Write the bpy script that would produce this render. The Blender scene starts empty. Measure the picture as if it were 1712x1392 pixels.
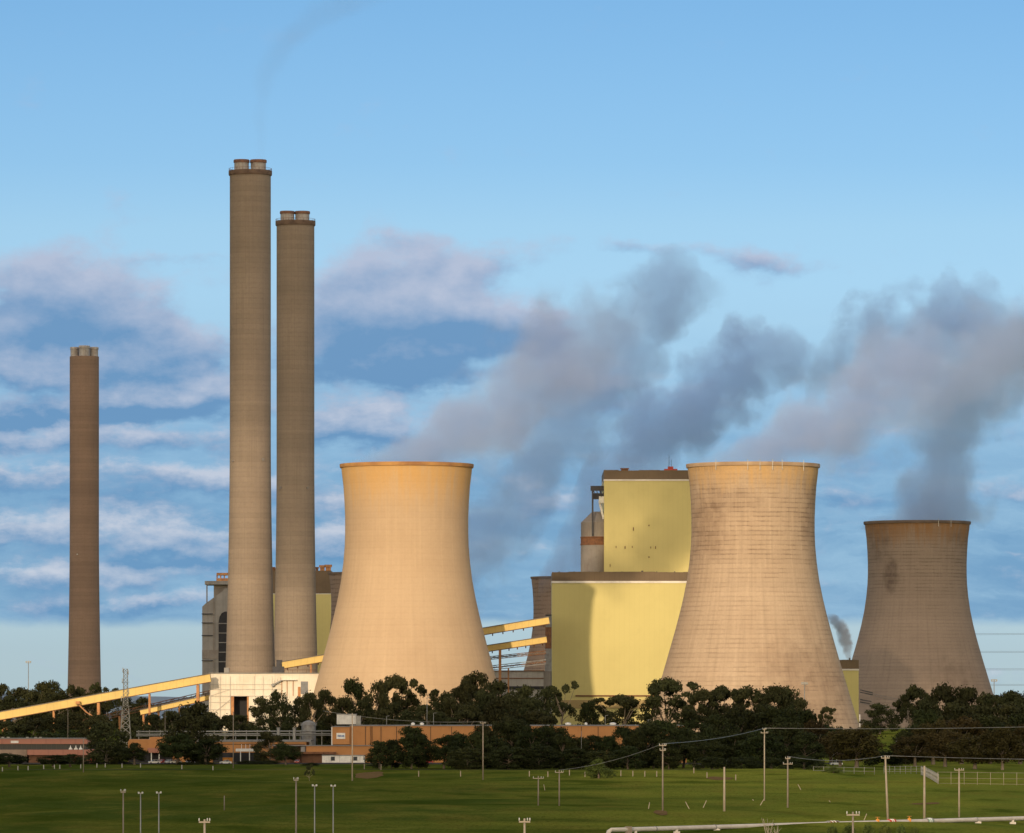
import bpy, math, random
from mathutils import Vector, Matrix, noise as mnoise
R = math.radians
SC = bpy.context.scene
COL = SC.collection
F, U0, V0 = 9500.0, 856.0, 1190.0
SUN_EL, SUN_AZ = 12.0, 14.0          # sun low, behind the camera and to its left


def W(u, v, Y):
    return Vector(((u - U0) * Y / F, Y, (V0 - v) * Y / F))


def WX(u, Y):
    return (u - U0) * Y / F


def WZ(v, Y):
    return (V0 - v) * Y / F


def ss(a, b, x):
    t = max(0.0, min(1.0, (x - a) / (b - a)))
    return t * t * (3 - 2 * t)


def G(x, y):
    """height of the terrain, the camera's eye being at 0"""
    z = -2.0 - 17.0 * ss(0, 600, y) + 10.0 * ss(2210, 2420, y) - 6 * ss(5200, 8000, y)
    m = ss(620, 800, y) * (1 - ss(1750, 1850, y)) * (1 - .85 * ss(70, 115, x))
    z += m * (1.2 * math.sin(x * 0.021 + y * 0.0075) + 1.3 * math.sin(y * 0.0125 - x * 0.011 + 1.3) + 0.45 * math.sin(y * 0.034 + x * 0.03))
    z += 0.15 * mnoise.noise(Vector((x * 0.05, y * 0.02, 0))) * ss(100, 700, y)
    return z


# ------------------------------------------------------------------ object helpers
OFF = {}


def tag(o, label=None, cat=None, group=None, kind=None):
    if label: o['label'] = label
    if cat: o['category'] = cat
    if group: o['group'] = group
    if kind: o['kind'] = kind
    return o


def thing(name, label, cat, loc, group=None):
    o = bpy.data.objects.new(name, None)
    o.empty_display_size = 1
    COL.objects.link(o)
    o.location = loc
    OFF[o.name] = Vector(loc)
    return tag(o, label, cat, group)


class MB:
    def __init__(s):
        s.v = []; s.f = []; s.sm = []

    def add(s, vs, fs, smooth=False):
        n = len(s.v)
        s.v.extend([Vector(p) for p in vs])
        s.f.extend([tuple(i + n for i in f) for f in fs])
        s.sm.extend([smooth] * len(fs))
        return s

    def box(s, x0, x1, y0, y1, z0, z1):
        x0, x1 = min(x0, x1), max(x0, x1); z0, z1 = min(z0, z1), max(z0, z1); y0, y1 = min(y0, y1), max(y0, y1)
        vs = [(x0, y0, z0), (x1, y0, z0), (x1, y1, z0), (x0, y1, z0), (x0, y0, z1), (x1, y0, z1), (x1, y1, z1), (x0, y1, z1)]
        return s.add(vs, [(3, 2, 1, 0), (4, 5, 6, 7), (0, 1, 5, 4), (1, 2, 6, 5), (2, 3, 7, 6), (3, 0, 4, 7)])

    def beam(s, a, b, w, h=None):
        """rectangular bar from a to b: w across, h in the vertical plane"""
        a, b = Vector(a), Vector(b); h = h or w
        d = (b - a).normalized()
        up = Vector((0, 0, 1)) if abs(d.z) < 0.95 else Vector((0, 1, 0))
        sx = d.cross(up).normalized() * w / 2; sz = sx.cross(d).normalized() * h / 2
        vs = [p + i * sx + j * sz for p in (a, b) for i, j in ((-1, -1), (1, -1), (1, 1), (-1, 1))]
        return s.add(vs, [(3, 2, 1, 0), (4, 5, 6, 7), (0, 1, 5, 4), (1, 2, 6, 5), (2, 3, 7, 6), (3, 0, 4, 7)])

    def tube(s, pts, rs, n=10, cap=True):
        pts = [Vector(p) for p in pts]
        if not hasattr(rs, '__len__'): rs = [rs] * len(pts)
        vs = []; fs = []
        for k, p in enumerate(pts):
            d = (pts[min(k + 1, len(pts) - 1)] - pts[max(k - 1, 0)]).normalized()
            a = Vector((1, 0, 0)) if abs(d.x) < 0.8 else Vector((0, 1, 0))
            e1 = d.cross(a).normalized(); e2 = d.cross(e1)
            for i in range(n):
                t = 2 * math.pi * i / n
                vs.append(p + rs[k] * (math.cos(t) * e1 + math.sin(t) * e2))
        for k in range(len(pts) - 1):
            for i in range(n):
                j = (i + 1) % n
                fs.append((k * n + i, k * n + j, (k + 1) * n + j, (k + 1) * n + i))
        if cap:
            fs.append(tuple(range(n - 1, -1, -1))); fs.append(tuple((len(pts) - 1) * n + i for i in range(n)))
        return s.add(vs, fs, True)

    def lathe(s, prof, c, n=64, close=False):
        """prof: list of (r, z) going round; c: centre"""
        c = Vector(c); vs = []; fs = []
        for r, z in prof:
            for i in range(n):
                t = 2 * math.pi * i / n
                vs.append(c + Vector((r * math.cos(t), r * math.sin(t), z)))
        m = len(prof)
        for k in range(m if close else m - 1):
            k2 = (k + 1) % m
            for i in range(n):
                j = (i + 1) % n
                fs.append((k * n + i, k * n + j, k2 * n + j, k2 * n + i))
        return s.add(vs, fs, True)

    def build(s, name, mat, parent=None):
        me = bpy.data.meshes.new(name)
        off = OFF[parent.name] if parent else Vector((0, 0, 0))
        me.from_pydata([p - off for p in s.v], [], s.f)
        me.materials.append(mat)
        me.polygons.foreach_set('use_smooth', s.sm)
        me.update()
        o = bpy.data.objects.new(name, me)
        COL.objects.link(o)
        if parent: o.parent = parent
        OFF[o.name] = off
        return o


def auto_smooth(o, ang=40):
    try:
        me = o.data
        me.set_sharp_from_angle(angle=R(ang))
    except Exception:
        pass
    return o


def copy_tree(o, parent=None):
    c = o.copy(); COL.objects.link(c)
    if parent: c.parent = parent
    for ch in list(o.children): copy_tree(ch, c)
    return c


# ------------------------------------------------------------------ node helpers
class NB:
    def __init__(s, nt):
        s.nt = nt

    def new(s, t, **kw):
        n = s.nt.nodes.new(t)
        for k, v in kw.items(): setattr(n, k, v)
        return n

    def put(s, sock, v):
        if hasattr(v, 'is_linked') or isinstance(v, bpy.types.NodeSocket): s.nt.links.new(v, sock)
        else: sock.default_value = v

    def m(s, op, *a):
        n = s.new('ShaderNodeMath', operation=op)
        for i, v in enumerate(a): s.put(n.inputs[i], v)
        return n.outputs[0]

    def vm(s, op, *a):
        n = s.new('ShaderNodeVectorMath', operation=op)
        for i, v in enumerate(a):
            if op == 'SCALE' and i == 1: s.put(n.inputs['Scale'], v)
            else: s.put(n.inputs[i], v)
        return n.outputs[0]

    def xyz(s, x, y, z):
        n = s.new('ShaderNodeCombineXYZ')
        for i, v in enumerate((x, y, z)): s.put(n.inputs[i], v)
        return n.outputs[0]

    def sep(s, v):
        n = s.new('ShaderNodeSeparateXYZ'); s.put(n.inputs[0], v)
        return n.outputs[0], n.outputs[1], n.outputs[2]

    def noise(s, vec, scale=1.0, detail=3.0, rough=0.55, color=False, dist=0.0):
        n = s.new('ShaderNodeTexNoise')
        s.put(n.inputs['Vector'], vec); s.put(n.inputs['Scale'], scale)
        n.inputs['Detail'].default_value = detail; n.inputs['Roughness'].default_value = rough
        n.inputs['Distortion'].default_value = dist
        return n.outputs['Color' if color else 'Fac']

    def white(s, vec):
        n = s.new('ShaderNodeTexWhiteNoise', noise_dimensions='3D'); s.put(n.inputs['Vector'], vec)
        return n.outputs['Value']

    def rng(s, v, a, b, c=0.0, d=1.0, kind='SMOOTHSTEP'):
        n = s.new('ShaderNodeMapRange', interpolation_type=kind)
        for i, q in enumerate((v, a, b, c, d)): s.put(n.inputs[i], q)
        return n.outputs[0]

    def mix(s, f, a, b, blend='MIX'):
        n = s.new('ShaderNodeMix', data_type='RGBA', blend_type=blend)
        s.put(n.inputs[0], f)
        for i, v in ((6, a), (7, b)):
            if isinstance(v, tuple) and len(v) == 3: v = (*v, 1)
            s.put(n.inputs[i], v)
        return n.outputs[2]

    def ramp(s, f, stops):
        n = s.new('ShaderNodeValToRGB'); s.put(n.inputs[0], f)
        el = n.color_ramp.elements
        while len(el) < len(stops): el.new(0.5)
        for e, (p, c) in zip(el, stops):
            e.position = p; e.color = (*c, 1)
        return n.outputs[0]

    def curve(s, f, pts):
        n = s.new('ShaderNodeFloatCurve'); s.put(n.inputs['Value'], f)
        cv = n.mapping.curves[0]
        while len(cv.points) < len(pts): cv.points.new(0.5, 0.5)
        for p, (x, y) in zip(cv.points, pts): p.location = (x, y)
        n.mapping.update()
        return n.outputs[0]


def mat(name, rough=0.8, metal=0.0, spec=0.3):
    m = bpy.data.materials.new(name); m.use_nodes = True
    nb = NB(m.node_tree)
    b = m.node_tree.nodes['Principled BSDF']
    b.inputs['Roughness'].default_value = rough; b.inputs['Metallic'].default_value = metal
    b.inputs['Specular IOR Level'].default_value = spec
    return m, nb, b


def obco(nb):
    return nb.new('ShaderNodeTexCoord').outputs['Object']


def bump(nb, b, h, strength=0.3, dist=0.1):
    n = nb.new('ShaderNodeBump'); nb.put(n.inputs['Height'], h)
    n.inputs['Strength'].default_value = strength; n.inputs['Distance'].default_value = dist
    nb.put(b.inputs['Normal'], n.outputs[0])


def paint(name, c, c2=None, scale=0.4, rough=0.6, metal=0.0, ribs=0.0, rib_amt=0.12, dirt=0.25, streak=0.0):
    """weathered paint or sheet metal; ribs = spacing in metres of vertical sheet joints"""
    m, nb, b = mat(name, rough, metal)
    p = obco(nb)
    x, y, z = nb.sep(p)
    c2 = c2 or tuple(q * 0.72 for q in c)
    n = nb.noise(p, scale, 5, 0.6)
    col = nb.mix(nb.rng(n, 0.35, 0.75), c, c2)
    if ribs:
        fr = nb.m('FRACT', nb.m('DIVIDE', nb.m('ADD', x, y), ribs))
        ln = nb.m('LESS_THAN', fr, 0.12)
        cell = nb.white(nb.xyz(nb.m('FLOOR', nb.m('DIVIDE', nb.m('ADD', x, y), ribs * 3)), nb.m('FLOOR', nb.m('DIVIDE', z, 9.0)), 0))
        col = nb.mix(nb.m('MULTIPLY', ln, rib_amt), col, tuple(q * 0.4 for q in c))
        col = nb.mix(nb.m('MULTIPLY', cell, rib_amt), col, c2)
    if streak:
        st = nb.noise(nb.xyz(nb.m('MULTIPLY', nb.m('ADD', x, y), 1.6), 0.0, nb.m('MULTIPLY', z, 0.06)), 1.0, 4, 0.65)
        col = nb.mix(nb.m('MULTIPLY', nb.rng(st, 0.5, 0.8), streak), col, (0.16, 0.08, 0.04))
    g = nb.noise(p, scale * 6, 4, 0.7)
    col = nb.mix(nb.m('MULTIPLY', nb.rng(g, 0.5, 0.8), dirt), col, tuple(q * 0.45 for q in c))
    nb.put(b.inputs['Base Color'], col)
    return m


def concrete(name, c1, c2, H, ring=3.0, ring_amt=0.25, grid=0, stain=0.3, dark=(0.05, 0.04, 0.035), top_tint=None,
             top_from=0.86, ring_zone=None, patch=None, band_amt=0.15, pale=0.0):
    m, nb, b = mat(name, 0.9, 0, 0.2)
    p = obco(nb)
    x, y, z = nb.sep(p)
    ang = nb.m('ARCTAN2', x, nb.m('MULTIPLY', y, -1.0))       # 0 on the side that faces the camera
    big = nb.noise(p, 0.022, 5, 0.6)
    col = nb.mix(nb.rng(big, 0.35, 0.68), c1, c2)
    # every lift of the climbing formwork has a tone of its own
    lift = nb.m('FLOOR', nb.m('DIVIDE', z, ring))
    tone = nb.white(nb.xyz(lift, 0.5, 0.5))
    lift3 = nb.m('FLOOR', nb.m('DIVIDE', z, ring * 4.3))
    tone3 = nb.white(nb.xyz(lift3, 3.5, 0.5))
    col = nb.mix(nb.m('MULTIPLY', nb.m('ADD', nb.m('MULTIPLY', tone, 0.5), nb.m('MULTIPLY', tone3, 0.5)), band_amt), col, tuple(q * 0.45 for q in c1))
    # vertical run-off streaks
    st = nb.noise(nb.xyz(nb.m('MULTIPLY', nb.m('COSINE', ang), 22.0), nb.m('MULTIPLY', nb.m('SINE', ang), 22.0), nb.m('MULTIPLY', z, 0.018)), 1.0, 5, 0.65)
    col = nb.mix(nb.m('MULTIPLY', nb.rng(st, 0.48, 0.78), stain), col, tuple(q * 0.42 for q in c1))
    if pale:
        col = nb.mix(nb.m('MULTIPLY', nb.rng(st, 0.5, 0.25), pale), col, tuple(min(1, q * 1.35) for q in c1))
    # ring joints, broken up round the shell
    fr = nb.m('FRACT', nb.m('DIVIDE', z, ring))
    ln = nb.rng(nb.m('ABSOLUTE', nb.m('SUBTRACT', fr, 0.5)), 0.22, 0.49)
    seg = nb.noise(nb.xyz(nb.m('MULTIPLY', ang, 2.6), nb.m('MULTIPLY', lift, 3.7), 0.0), 1.0, 5, 0.75)
    amt = nb.m('MULTIPLY', nb.m('MULTIPLY', ln, nb.rng(seg, 0.38, 0.70)), ring_amt)
    if ring_zone:
        za, zb, zc, zd, low = ring_zone
        zone = nb.m('MULTIPLY', nb.rng(z, za * H, zb * H), nb.rng(z, zd * H, zc * H))
        amt = nb.m('MULTIPLY', amt, nb.m('ADD', low, nb.m('MULTIPLY', zone, 1 - low)))
    col = nb.mix(amt, col, dark)
    if grid:
        fa = nb.m('FRACT', nb.m('MULTIPLY', ang, grid / (2 * math.pi)))
        va = nb.m('MULTIPLY', nb.m('LESS_THAN', fa, 0.16), nb.m('MULTIPLY', nb.rng(seg, 0.42, 0.75), ring_amt * 0.30))
        if ring_zone: va = nb.m('MULTIPLY', va, nb.m('ADD', low, nb.m('MULTIPLY', zone, 1 - low)))
        col = nb.mix(va, col, dark)
    if patch:
        for (pa, pz, ra, rz, am) in patch:
            da = nb.m('DIVIDE', nb.m('SUBTRACT', ang, pa), ra); dz = nb.m('DIVIDE', nb.m('SUBTRACT', z, pz * H), rz * H)
            d = nb.m('ADD', nb.m('MULTIPLY', da, da), nb.m('MULTIPLY', dz, dz))
            wob = nb.noise(p, 0.16, 4, 0.65)
            k = nb.rng(nb.m('ADD', d, nb.m('MULTIPLY', wob, 3.2)), 2.9, 1.0)
            k = nb.m('MULTIPLY', k, nb.rng(seg, 0.30, 0.60, 0.45, 1.0))
            col = nb.mix(nb.m('MULTIPLY', k, am), col, dark)
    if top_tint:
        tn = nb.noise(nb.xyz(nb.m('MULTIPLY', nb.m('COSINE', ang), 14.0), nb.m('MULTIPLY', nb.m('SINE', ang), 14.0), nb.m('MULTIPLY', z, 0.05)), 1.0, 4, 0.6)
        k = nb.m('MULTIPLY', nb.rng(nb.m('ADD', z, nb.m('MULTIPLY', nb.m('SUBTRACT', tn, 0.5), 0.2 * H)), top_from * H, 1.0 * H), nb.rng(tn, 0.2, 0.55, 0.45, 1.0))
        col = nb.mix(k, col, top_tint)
    fine = nb.noise(p, 0.9, 5, 0.7)
    col = nb.mix(nb.rng(fine, 0.35, 0.8, 0.0, 0.14 if band_amt < .1 else 0.3), col, tuple(q * 0.55 for q in c1))
    nb.put(b.inputs['Base Color'], col)
    bump(nb, b, nb.m('ADD', fine, nb.m('MULTIPLY', ln, -0.6)), 0.35, 0.12)
    return m


def foliage(name, c1, c2, c3):
    m, nb, b = mat(name, 0.85, 0, 0.08)
    p = obco(nb)
    oi = nb.new('ShaderNodeObjectInfo')
    n = nb.noise(p, 6.0, 3, 0.6)
    col = nb.mix(nb.rng(n, 0.35, 0.7), c1, c2)
    n2 = nb.white(nb.vm('MULTIPLY', p, (37.0, 31.0, 29.0)))
    col = nb.mix(nb.m('MULTIPLY', n2, 0.35), col, c3)
    hs = nb.new('ShaderNodeHueSaturation')
    nb.put(hs.inputs['Value'], nb.rng(oi.outputs['Random'], 0, 1, 0.75, 1.3, 'LINEAR'))
    nb.put(hs.inputs['Hue'], nb.rng(nb.m('FRACT', nb.m('MULTIPLY', oi.outputs['Random'], 7.3)), 0, 1, 0.47, 0.51, 'LINEAR'))
    nb.put(hs.inputs['Color'], col)
    nb.put(b.inputs['Base Color'], hs.outputs[0])
    return m


# ------------------------------------------------------------------ materials
YEL = (0.61, 0.525, 0.21)
M = {}
M['yellow'] = paint('yellow_cladding', YEL, (0.55, 0.47, 0.185), 0.03, 0.55, 0, 2.4, 0.06, 0.1)
M['brown_band'] = paint('brown_cladding', (0.17, 0.118, 0.072), None, 0.05, 0.6, 0, 2.4, 0.15, 0.2)
M['white_trim'] = paint('white_trim', (0.8, 0.74, 0.68), None, 0.2, 0.5)
M['white_sheet'] = paint('white_sheet', (0.78, 0.72, 0.62), (0.66, 0.58, 0.47), 0.09, 0.6, 0, 0, 0, 0.2, 0.35)
M['white'] = paint('white_paint', (0.78, 0.77, 0.74), None, 0.6, 0.5)
M['conveyor'] = paint('conveyor_cladding', (0.72, 0.52, 0.17), (0.62, 0.44, 0.15), 0.1, 0.5, 0, 3.0, 0.14, 0.2)
M['conv_roof'] = paint('conveyor_roof', (0.20, 0.17, 0.14), None, 0.2, 0.7, 0, 3, 0.3)
M['rust'] = paint('rusty_steel', (0.22, 0.10, 0.05), (0.11, 0.06, 0.04), 0.8, 0.85, 0, 0, 0, 0.5)
M['orange_steel'] = paint('orange_steel', (0.50, 0.24, 0.10), (0.30, 0.14, 0.07), 0.4, 0.7)
M['steel'] = paint('grey_steel', (0.25, 0.25, 0.25), (0.16, 0.15, 0.15), 0.5, 0.55, 0.2, 0, 0, 0.3, 0.25)
M['dark_steel'] = paint('dark_steel', (0.055, 0.055, 0.065), None, 0.5, 0.6)
M['galv'] = paint('galvanised_steel', (0.27, 0.27, 0.26), None, 1.0, 0.5, 0.3)
M['duct'] = paint('grey_concrete_sheet', (0.30, 0.29, 0.28), (0.20, 0.19, 0.185), 0.05, 0.75, 0, 6, 0.25, 0.3, 0.3)
M['silo'] = paint('silo_steel', (0.26, 0.235, 0.215), (0.19, 0.165, 0.15), 0.08, 0.7, 0, 0, 0, 0.3, 0.5)
M['opening'] = paint('dark_opening', (0.03, 0.03, 0.035), None, 0.3, 0.8)
M['orange'] = paint('orange_brick', (0.45, 0.215, 0.082), (0.38, 0.18, 0.068), 0.08, 0.8, 0, 0, 0, 0.25, 0.15)
M['joint'] = paint('panel_joint', (0.10, 0.055, 0.03), None, 0.5)
M['pink'] = paint('pink_panel', (0.40, 0.185, 0.135), (0.34, 0.155, 0.115), 0.1, 0.75, 0, 5.5, 0.2)
M['brick'] = paint('brown_brick', (0.17, 0.085, 0.05), None, 0.5, 0.85)
M['roof'] = paint('grey_roof', (0.22, 0.215, 0.21), None, 0.3, 0.7)
M['flue_lining'] = paint('flue_steel', (0.42, 0.40, 0.385), (0.30, 0.26, 0.24), 0.5, 0.55, 0.1, 0, 0, 0.3, 0.6)
M['flue_cap'] = paint('rusted_cap', (0.15, 0.085, 0.07), (0.26, 0.13, 0.075), 0.6, 0.85)
M['timber'] = paint('pole_timber', (0.24, 0.20, 0.165), (0.16, 0.135, 0.11), 0.6, 0.85)
M['timber_pale'] = paint('pale_timber', (0.34, 0.29, 0.23), (0.25, 0.21, 0.165), 0.6, 0.85)
M['insul'] = paint('white_insulator', (0.55, 0.55, 0.53), None, 1, 0.3)
M['wire'] = paint('wire', (0.20, 0.20, 0.20), None, 1, 0.5)
M['pipe'] = paint('grey_pipe', (0.50, 0.47, 0.43), (0.42, 0.38, 0.34), 0.3, 0.55, 0, 0, 0, 0.3)
M['asphalt'] = paint('asphalt', (0.055, 0.053, 0.052), (0.075, 0.07, 0.066), 0.2, 0.9)
M['red'] = paint('red_paint', (0.42, 0.05, 0.035), None, 1, 0.5)
M['orange_paint'] = paint('orange_paint', (0.62, 0.25, 0.04), None, 1, 0.5)
M['teal'] = paint('teal_paint', (0.22, 0.42, 0.37), None, 1, 0.5)
M['blue'] = paint('blue_paint', (0.06, 0.14, 0.36), None, 1, 0.5)
M['rubber'] = paint('rubber', (0.02, 0.02, 0.02), None, 1, 0.8)
M['bark'] = paint('gum_bark', (0.15, 0.115, 0.085), (0.07, 0.055, 0.045), 8.0, 0.9)
M['pale_bark'] = paint('pale_bark', (0.27, 0.21, 0.16), (0.15, 0.12, 0.09), 8.0, 0.9)
M['soil'] = paint('bare_soil', (0.15, 0.10, 0.05), (0.09, 0.065, 0.03), 0.5, 0.95)
for k_ in ('soil', 'asphalt'):
    M[k_].node_tree.nodes['Principled BSDF'].inputs['Specular IOR Level'].default_value = 0.0
M['leaf'] = foliage('gum_leaves', (0.028, 0.033, 0.014), (0.042, 0.045, 0.018), (0.021, 0.026, 0.011))
M['leaf_dense'] = foliage('dense_leaves', (0.019, 0.027, 0.010), (0.033, 0.042, 0.014), (0.016, 0.022, 0.009))
M['leaf_brown'] = foliage('brown_leaves', (0.040, 0.033, 0.012), (0.055, 0.046, 0.016), (0.030, 0.028, 0.011))
M['leaf_bright'] = foliage('bright_leaves', (0.05, 0.075, 0.02), (0.075, 0.10, 0.025), (0.035, 0.055, 0.016))
m, nb, b = mat('window_glass', 0.08, 0, 0.6)
b.inputs['Base Color'].default_value = (0.035, 0.045, 0.06, 1); M['glass'] = m

# grass
m, nb, b = mat('grass', 1.0, 0, 0.0)
p = obco(nb)
n1 = nb.noise(nb.vm('MULTIPLY', p, (0.011, 0.0042, 1)), 1.0, 6, 0.6)
n2 = nb.noise(nb.vm('MULTIPLY', p, (0.10, 0.022, 1)), 1.0, 5, 0.65)
n3 = nb.noise(nb.vm('MULTIPLY', p, (1.6, 0.40, 1)), 1.0, 6, 0.8)
n4 = nb.noise(nb.vm('MULTIPLY', p, (0.035, 0.012, 1)), 1.0, 5, 0.6)
gx, gy, gz = nb.sep(p)
lit_right = nb.rng(nb.m('ADD', nb.m('ADD', gx, nb.m('MULTIPLY', nb.m('SUBTRACT', n1, .5), 260.0)), nb.m('MULTIPLY', nb.m('SUBTRACT', gy, 1000.0), -.02)), -60.0, 105.0)   # sun and shade put into the grass colour: paler right, darker left
c = nb.mix(nb.rng(n1, 0.36, 0.64), nb.mix(lit_right, (0.052, 0.076, 0.014), (0.118, 0.150, 0.026)), nb.mix(lit_right, (0.072, 0.088, 0.014), (0.165, 0.185, 0.030)))
c = nb.mix(nb.rng(n2, 0.45, 0.75, 0, 0.7), c, (0.13, 0.115, 0.024))
c = nb.mix(nb.rng(n2, 0.42, 0.22, 0, 0.6), c, (0.030, 0.062, 0.007))
c = nb.mix(nb.rng(n4, 0.50, 0.66, 0, 0.7), c, (0.030, 0.050, 0.006))
c = nb.mix(nb.rng(n4, 0.47, 0.34, 0, 0.55), c, (0.14, 0.145, 0.028))
c = nb.mix(nb.rng(n3, 0.45, 0.72, 0, 0.7), c, (0.026, 0.038, 0.005))
nb.put(b.inputs['Base Color'], c)
bump(nb, b, nb.m('ADD', nb.m('MULTIPLY', n3, 0.5), n2), 0.9, 0.5)
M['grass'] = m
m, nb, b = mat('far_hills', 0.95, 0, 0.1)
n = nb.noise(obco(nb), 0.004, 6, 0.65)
nb.put(b.inputs['Base Color'], nb.mix(nb.rng(n, 0.35, 0.65), (0.12, 0.17, 0.24), (0.17, 0.21, 0.26)))  # the blue of distance haze is put into the base colour
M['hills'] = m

# ------------------------------------------------------------------ ground, hills, roads
xs = []
x = -9000.0
while x <= 9000:
    xs.append(x); ax = abs(x + 1)
    x += 8 if ax < 290 else 40 if ax < 700 else 300 if ax < 3000 else 1000
ys = []
y = -400.0
while y <= 14000:
    ys.append(y)
    y += 40 if y < 500 else 9 if y < 2500 else 60 if y < 5200 else 600
g = MB()
nx = len(xs)
g.add([(xx, yy, G(xx, yy)) for yy in ys for xx in xs],
      [(j * nx + i, j * nx + i + 1, (j + 1) * nx + i + 1, (j + 1) * nx + i) for j in range(len(ys) - 1) for i in range(nx - 1)], True)
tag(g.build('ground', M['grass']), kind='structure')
h = MB()
hv = []; hn = 160
for j in range(7):
    for i in range(hn):
        xx = -4000 + 8000 * i / (hn - 1)
        t = j / 6
        ridge = 30 + 26 * mnoise.noise(Vector((xx * 0.0011, 3.1, 0))) + 9 * mnoise.noise(Vector((xx * 0.006, 1, 0)))
        zz = -18 + (ridge + 18) * math.sin(math.pi * min(t, 0.999)) ** 0.8
        hv.append((xx, 9000 + 2600 * t, zz))
h.add(hv, [(j * hn + i, j * hn + i + 1, (j + 1) * hn + i + 1, (j + 1) * hn + i) for j in range(6) for i in range(hn - 1)], True)
tag(h.build('hills', M['hills']), kind='structure')


def sheet(name, m, pts, lift=0.06, n=24):
    """a strip laid on the ground: pts = list of (x, y, half-width)"""
    s = MB(); vs = []
    for (xx, yy, hw) in pts:
        for k in (-1, 1):
            vs.append((xx, yy + k * hw, max(G(xx, yy - hw), G(xx, yy + hw), G(xx, yy)) + lift))
    s.add(vs, [(2 * i, 2 * i + 2, 2 * i + 3, 2 * i + 1) for i in range(len(pts) - 1)])
    return tag(s.build(name, m), kind='structure')


sheet('road', M['asphalt'], [(-330 + 12 * i, 1872 + 0.05 * i, 3.4) for i in range(36)])
sheet('car_park', M['asphalt'], [(-300 + 20 * i, 2092, 30) for i in range(22)], 0.03)


# ------------------------------------------------------------------ cooling towers
PROF = [(776, 110.5), (790, 108.6), (813, 105.8), (840, 104.0), (866, 103.0), (890, 103.0), (912, 103.8), (940, 106.4), (970, 110.6), (1000, 116.6),
        (1025, 122.6), (1050, 129.2), (1075, 136.2), (1100, 143.4), (1125, 150.6), (1150, 158.0), (1180, 167.0), (1205, 174.8), (1224, 180.5)]


def cooling_tower(u, Y, label, m, rim_mat, kr=1.0, rods=(), kb=1.0):
    mp = 2500 / F
    base = Vector((WX(u, Y), Y, -9.2))
    prof = []
    for v, r in PROF:
        z = (V0 - v) * mp
        rr = r * kr * mp * (1 + (kb - 1) * max(0, min(1, (v - 900) / 300)))
        prof.append((rr, z - (-9.2)))
    # finer rings by interpolation
    fine = []
    for (r0, z0), (r1, z1) in zip(prof, prof[1:]):
        for q in range(3): fine.append((r0 + (r1 - r0) * q / 3, z0 + (z1 - z0) * q / 3))
    fine.append(prof[-1])
    t = thing('cooling_tower', label, 'cooling tower', base, 'hyperbolic cooling towers')
    zt = fine[0][1]; rt = fine[0][0]
    outer = [(r, z) for r, z in reversed(fine)]
    inner = [(r - 0.9, z) for r, z in fine[3:]]
    mb = MB(); mb.lathe([(r, z) for r, z in outer[:-3]] + [(outer[-1][0] - 0.25, outer[-1][1] - 0.9)], base, 160)
    mb.lathe([(rt - 1.1, zt - 0.9)] + inner, base, 160)
    auto_smooth(mb.build('shell', m, t))
    rm = MB()
    rm.lathe([(rt - 1.15, zt - 1.6), (rt + 0.28, zt - 1.6), (rt + 0.42, zt - 0.9), (rt + 0.42, zt), (rt - 0.9, zt), (rt - 1.15, zt - 0.2)], base, 160, True)
    auto_smooth(rm.build('rim', rim_mat, t))
    for a in rods:
        ca, sa = math.sin(a), -math.cos(a)
        q = MB(); rr = rt + 0.55
        q.beam(base + Vector((ca * rr, sa * rr, zt - 3.6)), base + Vector((ca * rr, sa * rr, zt + 1.0)), 0.22)
        q.build('lightning_rod', M['insul'], t)
    return t


HT = (V0 - 776) * 2500 / F + 9.2
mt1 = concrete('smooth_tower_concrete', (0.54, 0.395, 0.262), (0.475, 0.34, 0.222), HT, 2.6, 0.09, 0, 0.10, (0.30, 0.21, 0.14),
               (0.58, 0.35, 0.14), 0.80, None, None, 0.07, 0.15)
mt2 = concrete('stained_tower_concrete', (0.50, 0.38, 0.275), (0.44, 0.32, 0.225), HT, 2.05, 0.82, 90, 0.30, (0.12, 0.072, 0.05),
               (0.54, 0.345, 0.16), 0.88, (0.55, 0.72, 0.90, 0.97, 0.6), [(0.62, 0.20, 0.75, 0.17, 0.5), (-0.95, 0.76, 0.5, 0.16, 0.5), (1.15, 0.8, 0.3, 0.2, 0.42), (-0.5, 0.86, 0.7, 0.06, 0.35), (0.1, 0.07, 1.2, 0.06, 0.4), (-0.85, 0.99, 0.5, 0.03, 0.8)], 0.22, 0.25)
mt3 = concrete('dark_tower_concrete', (0.325, 0.25, 0.20), (0.27, 0.207, 0.168), HT, 2.05, 0.8, 90, 0.30, (0.085, 0.06, 0.05),
               (0.28, 0.15, 0.07), 0.86, (0.6, 0.75, 0.9, 0.97, 0.45), [(-0.62, 0.74, 0.22, 0.09, 0.85), (0.5, 0.17, 0.55, 0.18, 0.5), (-1.0, 0.9, 0.4, 0.1, 0.6), (-0.85, 0.985, 0.5, 0.035, 0.9), (0.9, 0.93, 0.5, 0.07, 0.5)], 0.25, 0.1)
mt4 = concrete('far_tower_concrete', (0.30, 0.22, 0.17), (0.26, 0.19, 0.15), HT, 3.4, 0.9, 80, 0.3, (0.075, 0.05, 0.045), None, 0.9, None, None, 0.2)
mrim1 = paint('orange_stained_rim', (0.50, 0.27, 0.10), (0.30, 0.15, 0.07), 0.12, 0.9)
mrim2 = paint('pale_rim', (0.46, 0.33, 0.22), (0.30, 0.20, 0.13), 0.1, 0.9)
mrim3 = paint('dark_rim', (0.17, 0.125, 0.10), (0.10, 0.075, 0.065), 0.1, 0.9)
cooling_tower(680, 2500, 'smooth tan orange cooling tower beside the two tall chimneys', mt1, mrim1, kb=0.965)
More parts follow.
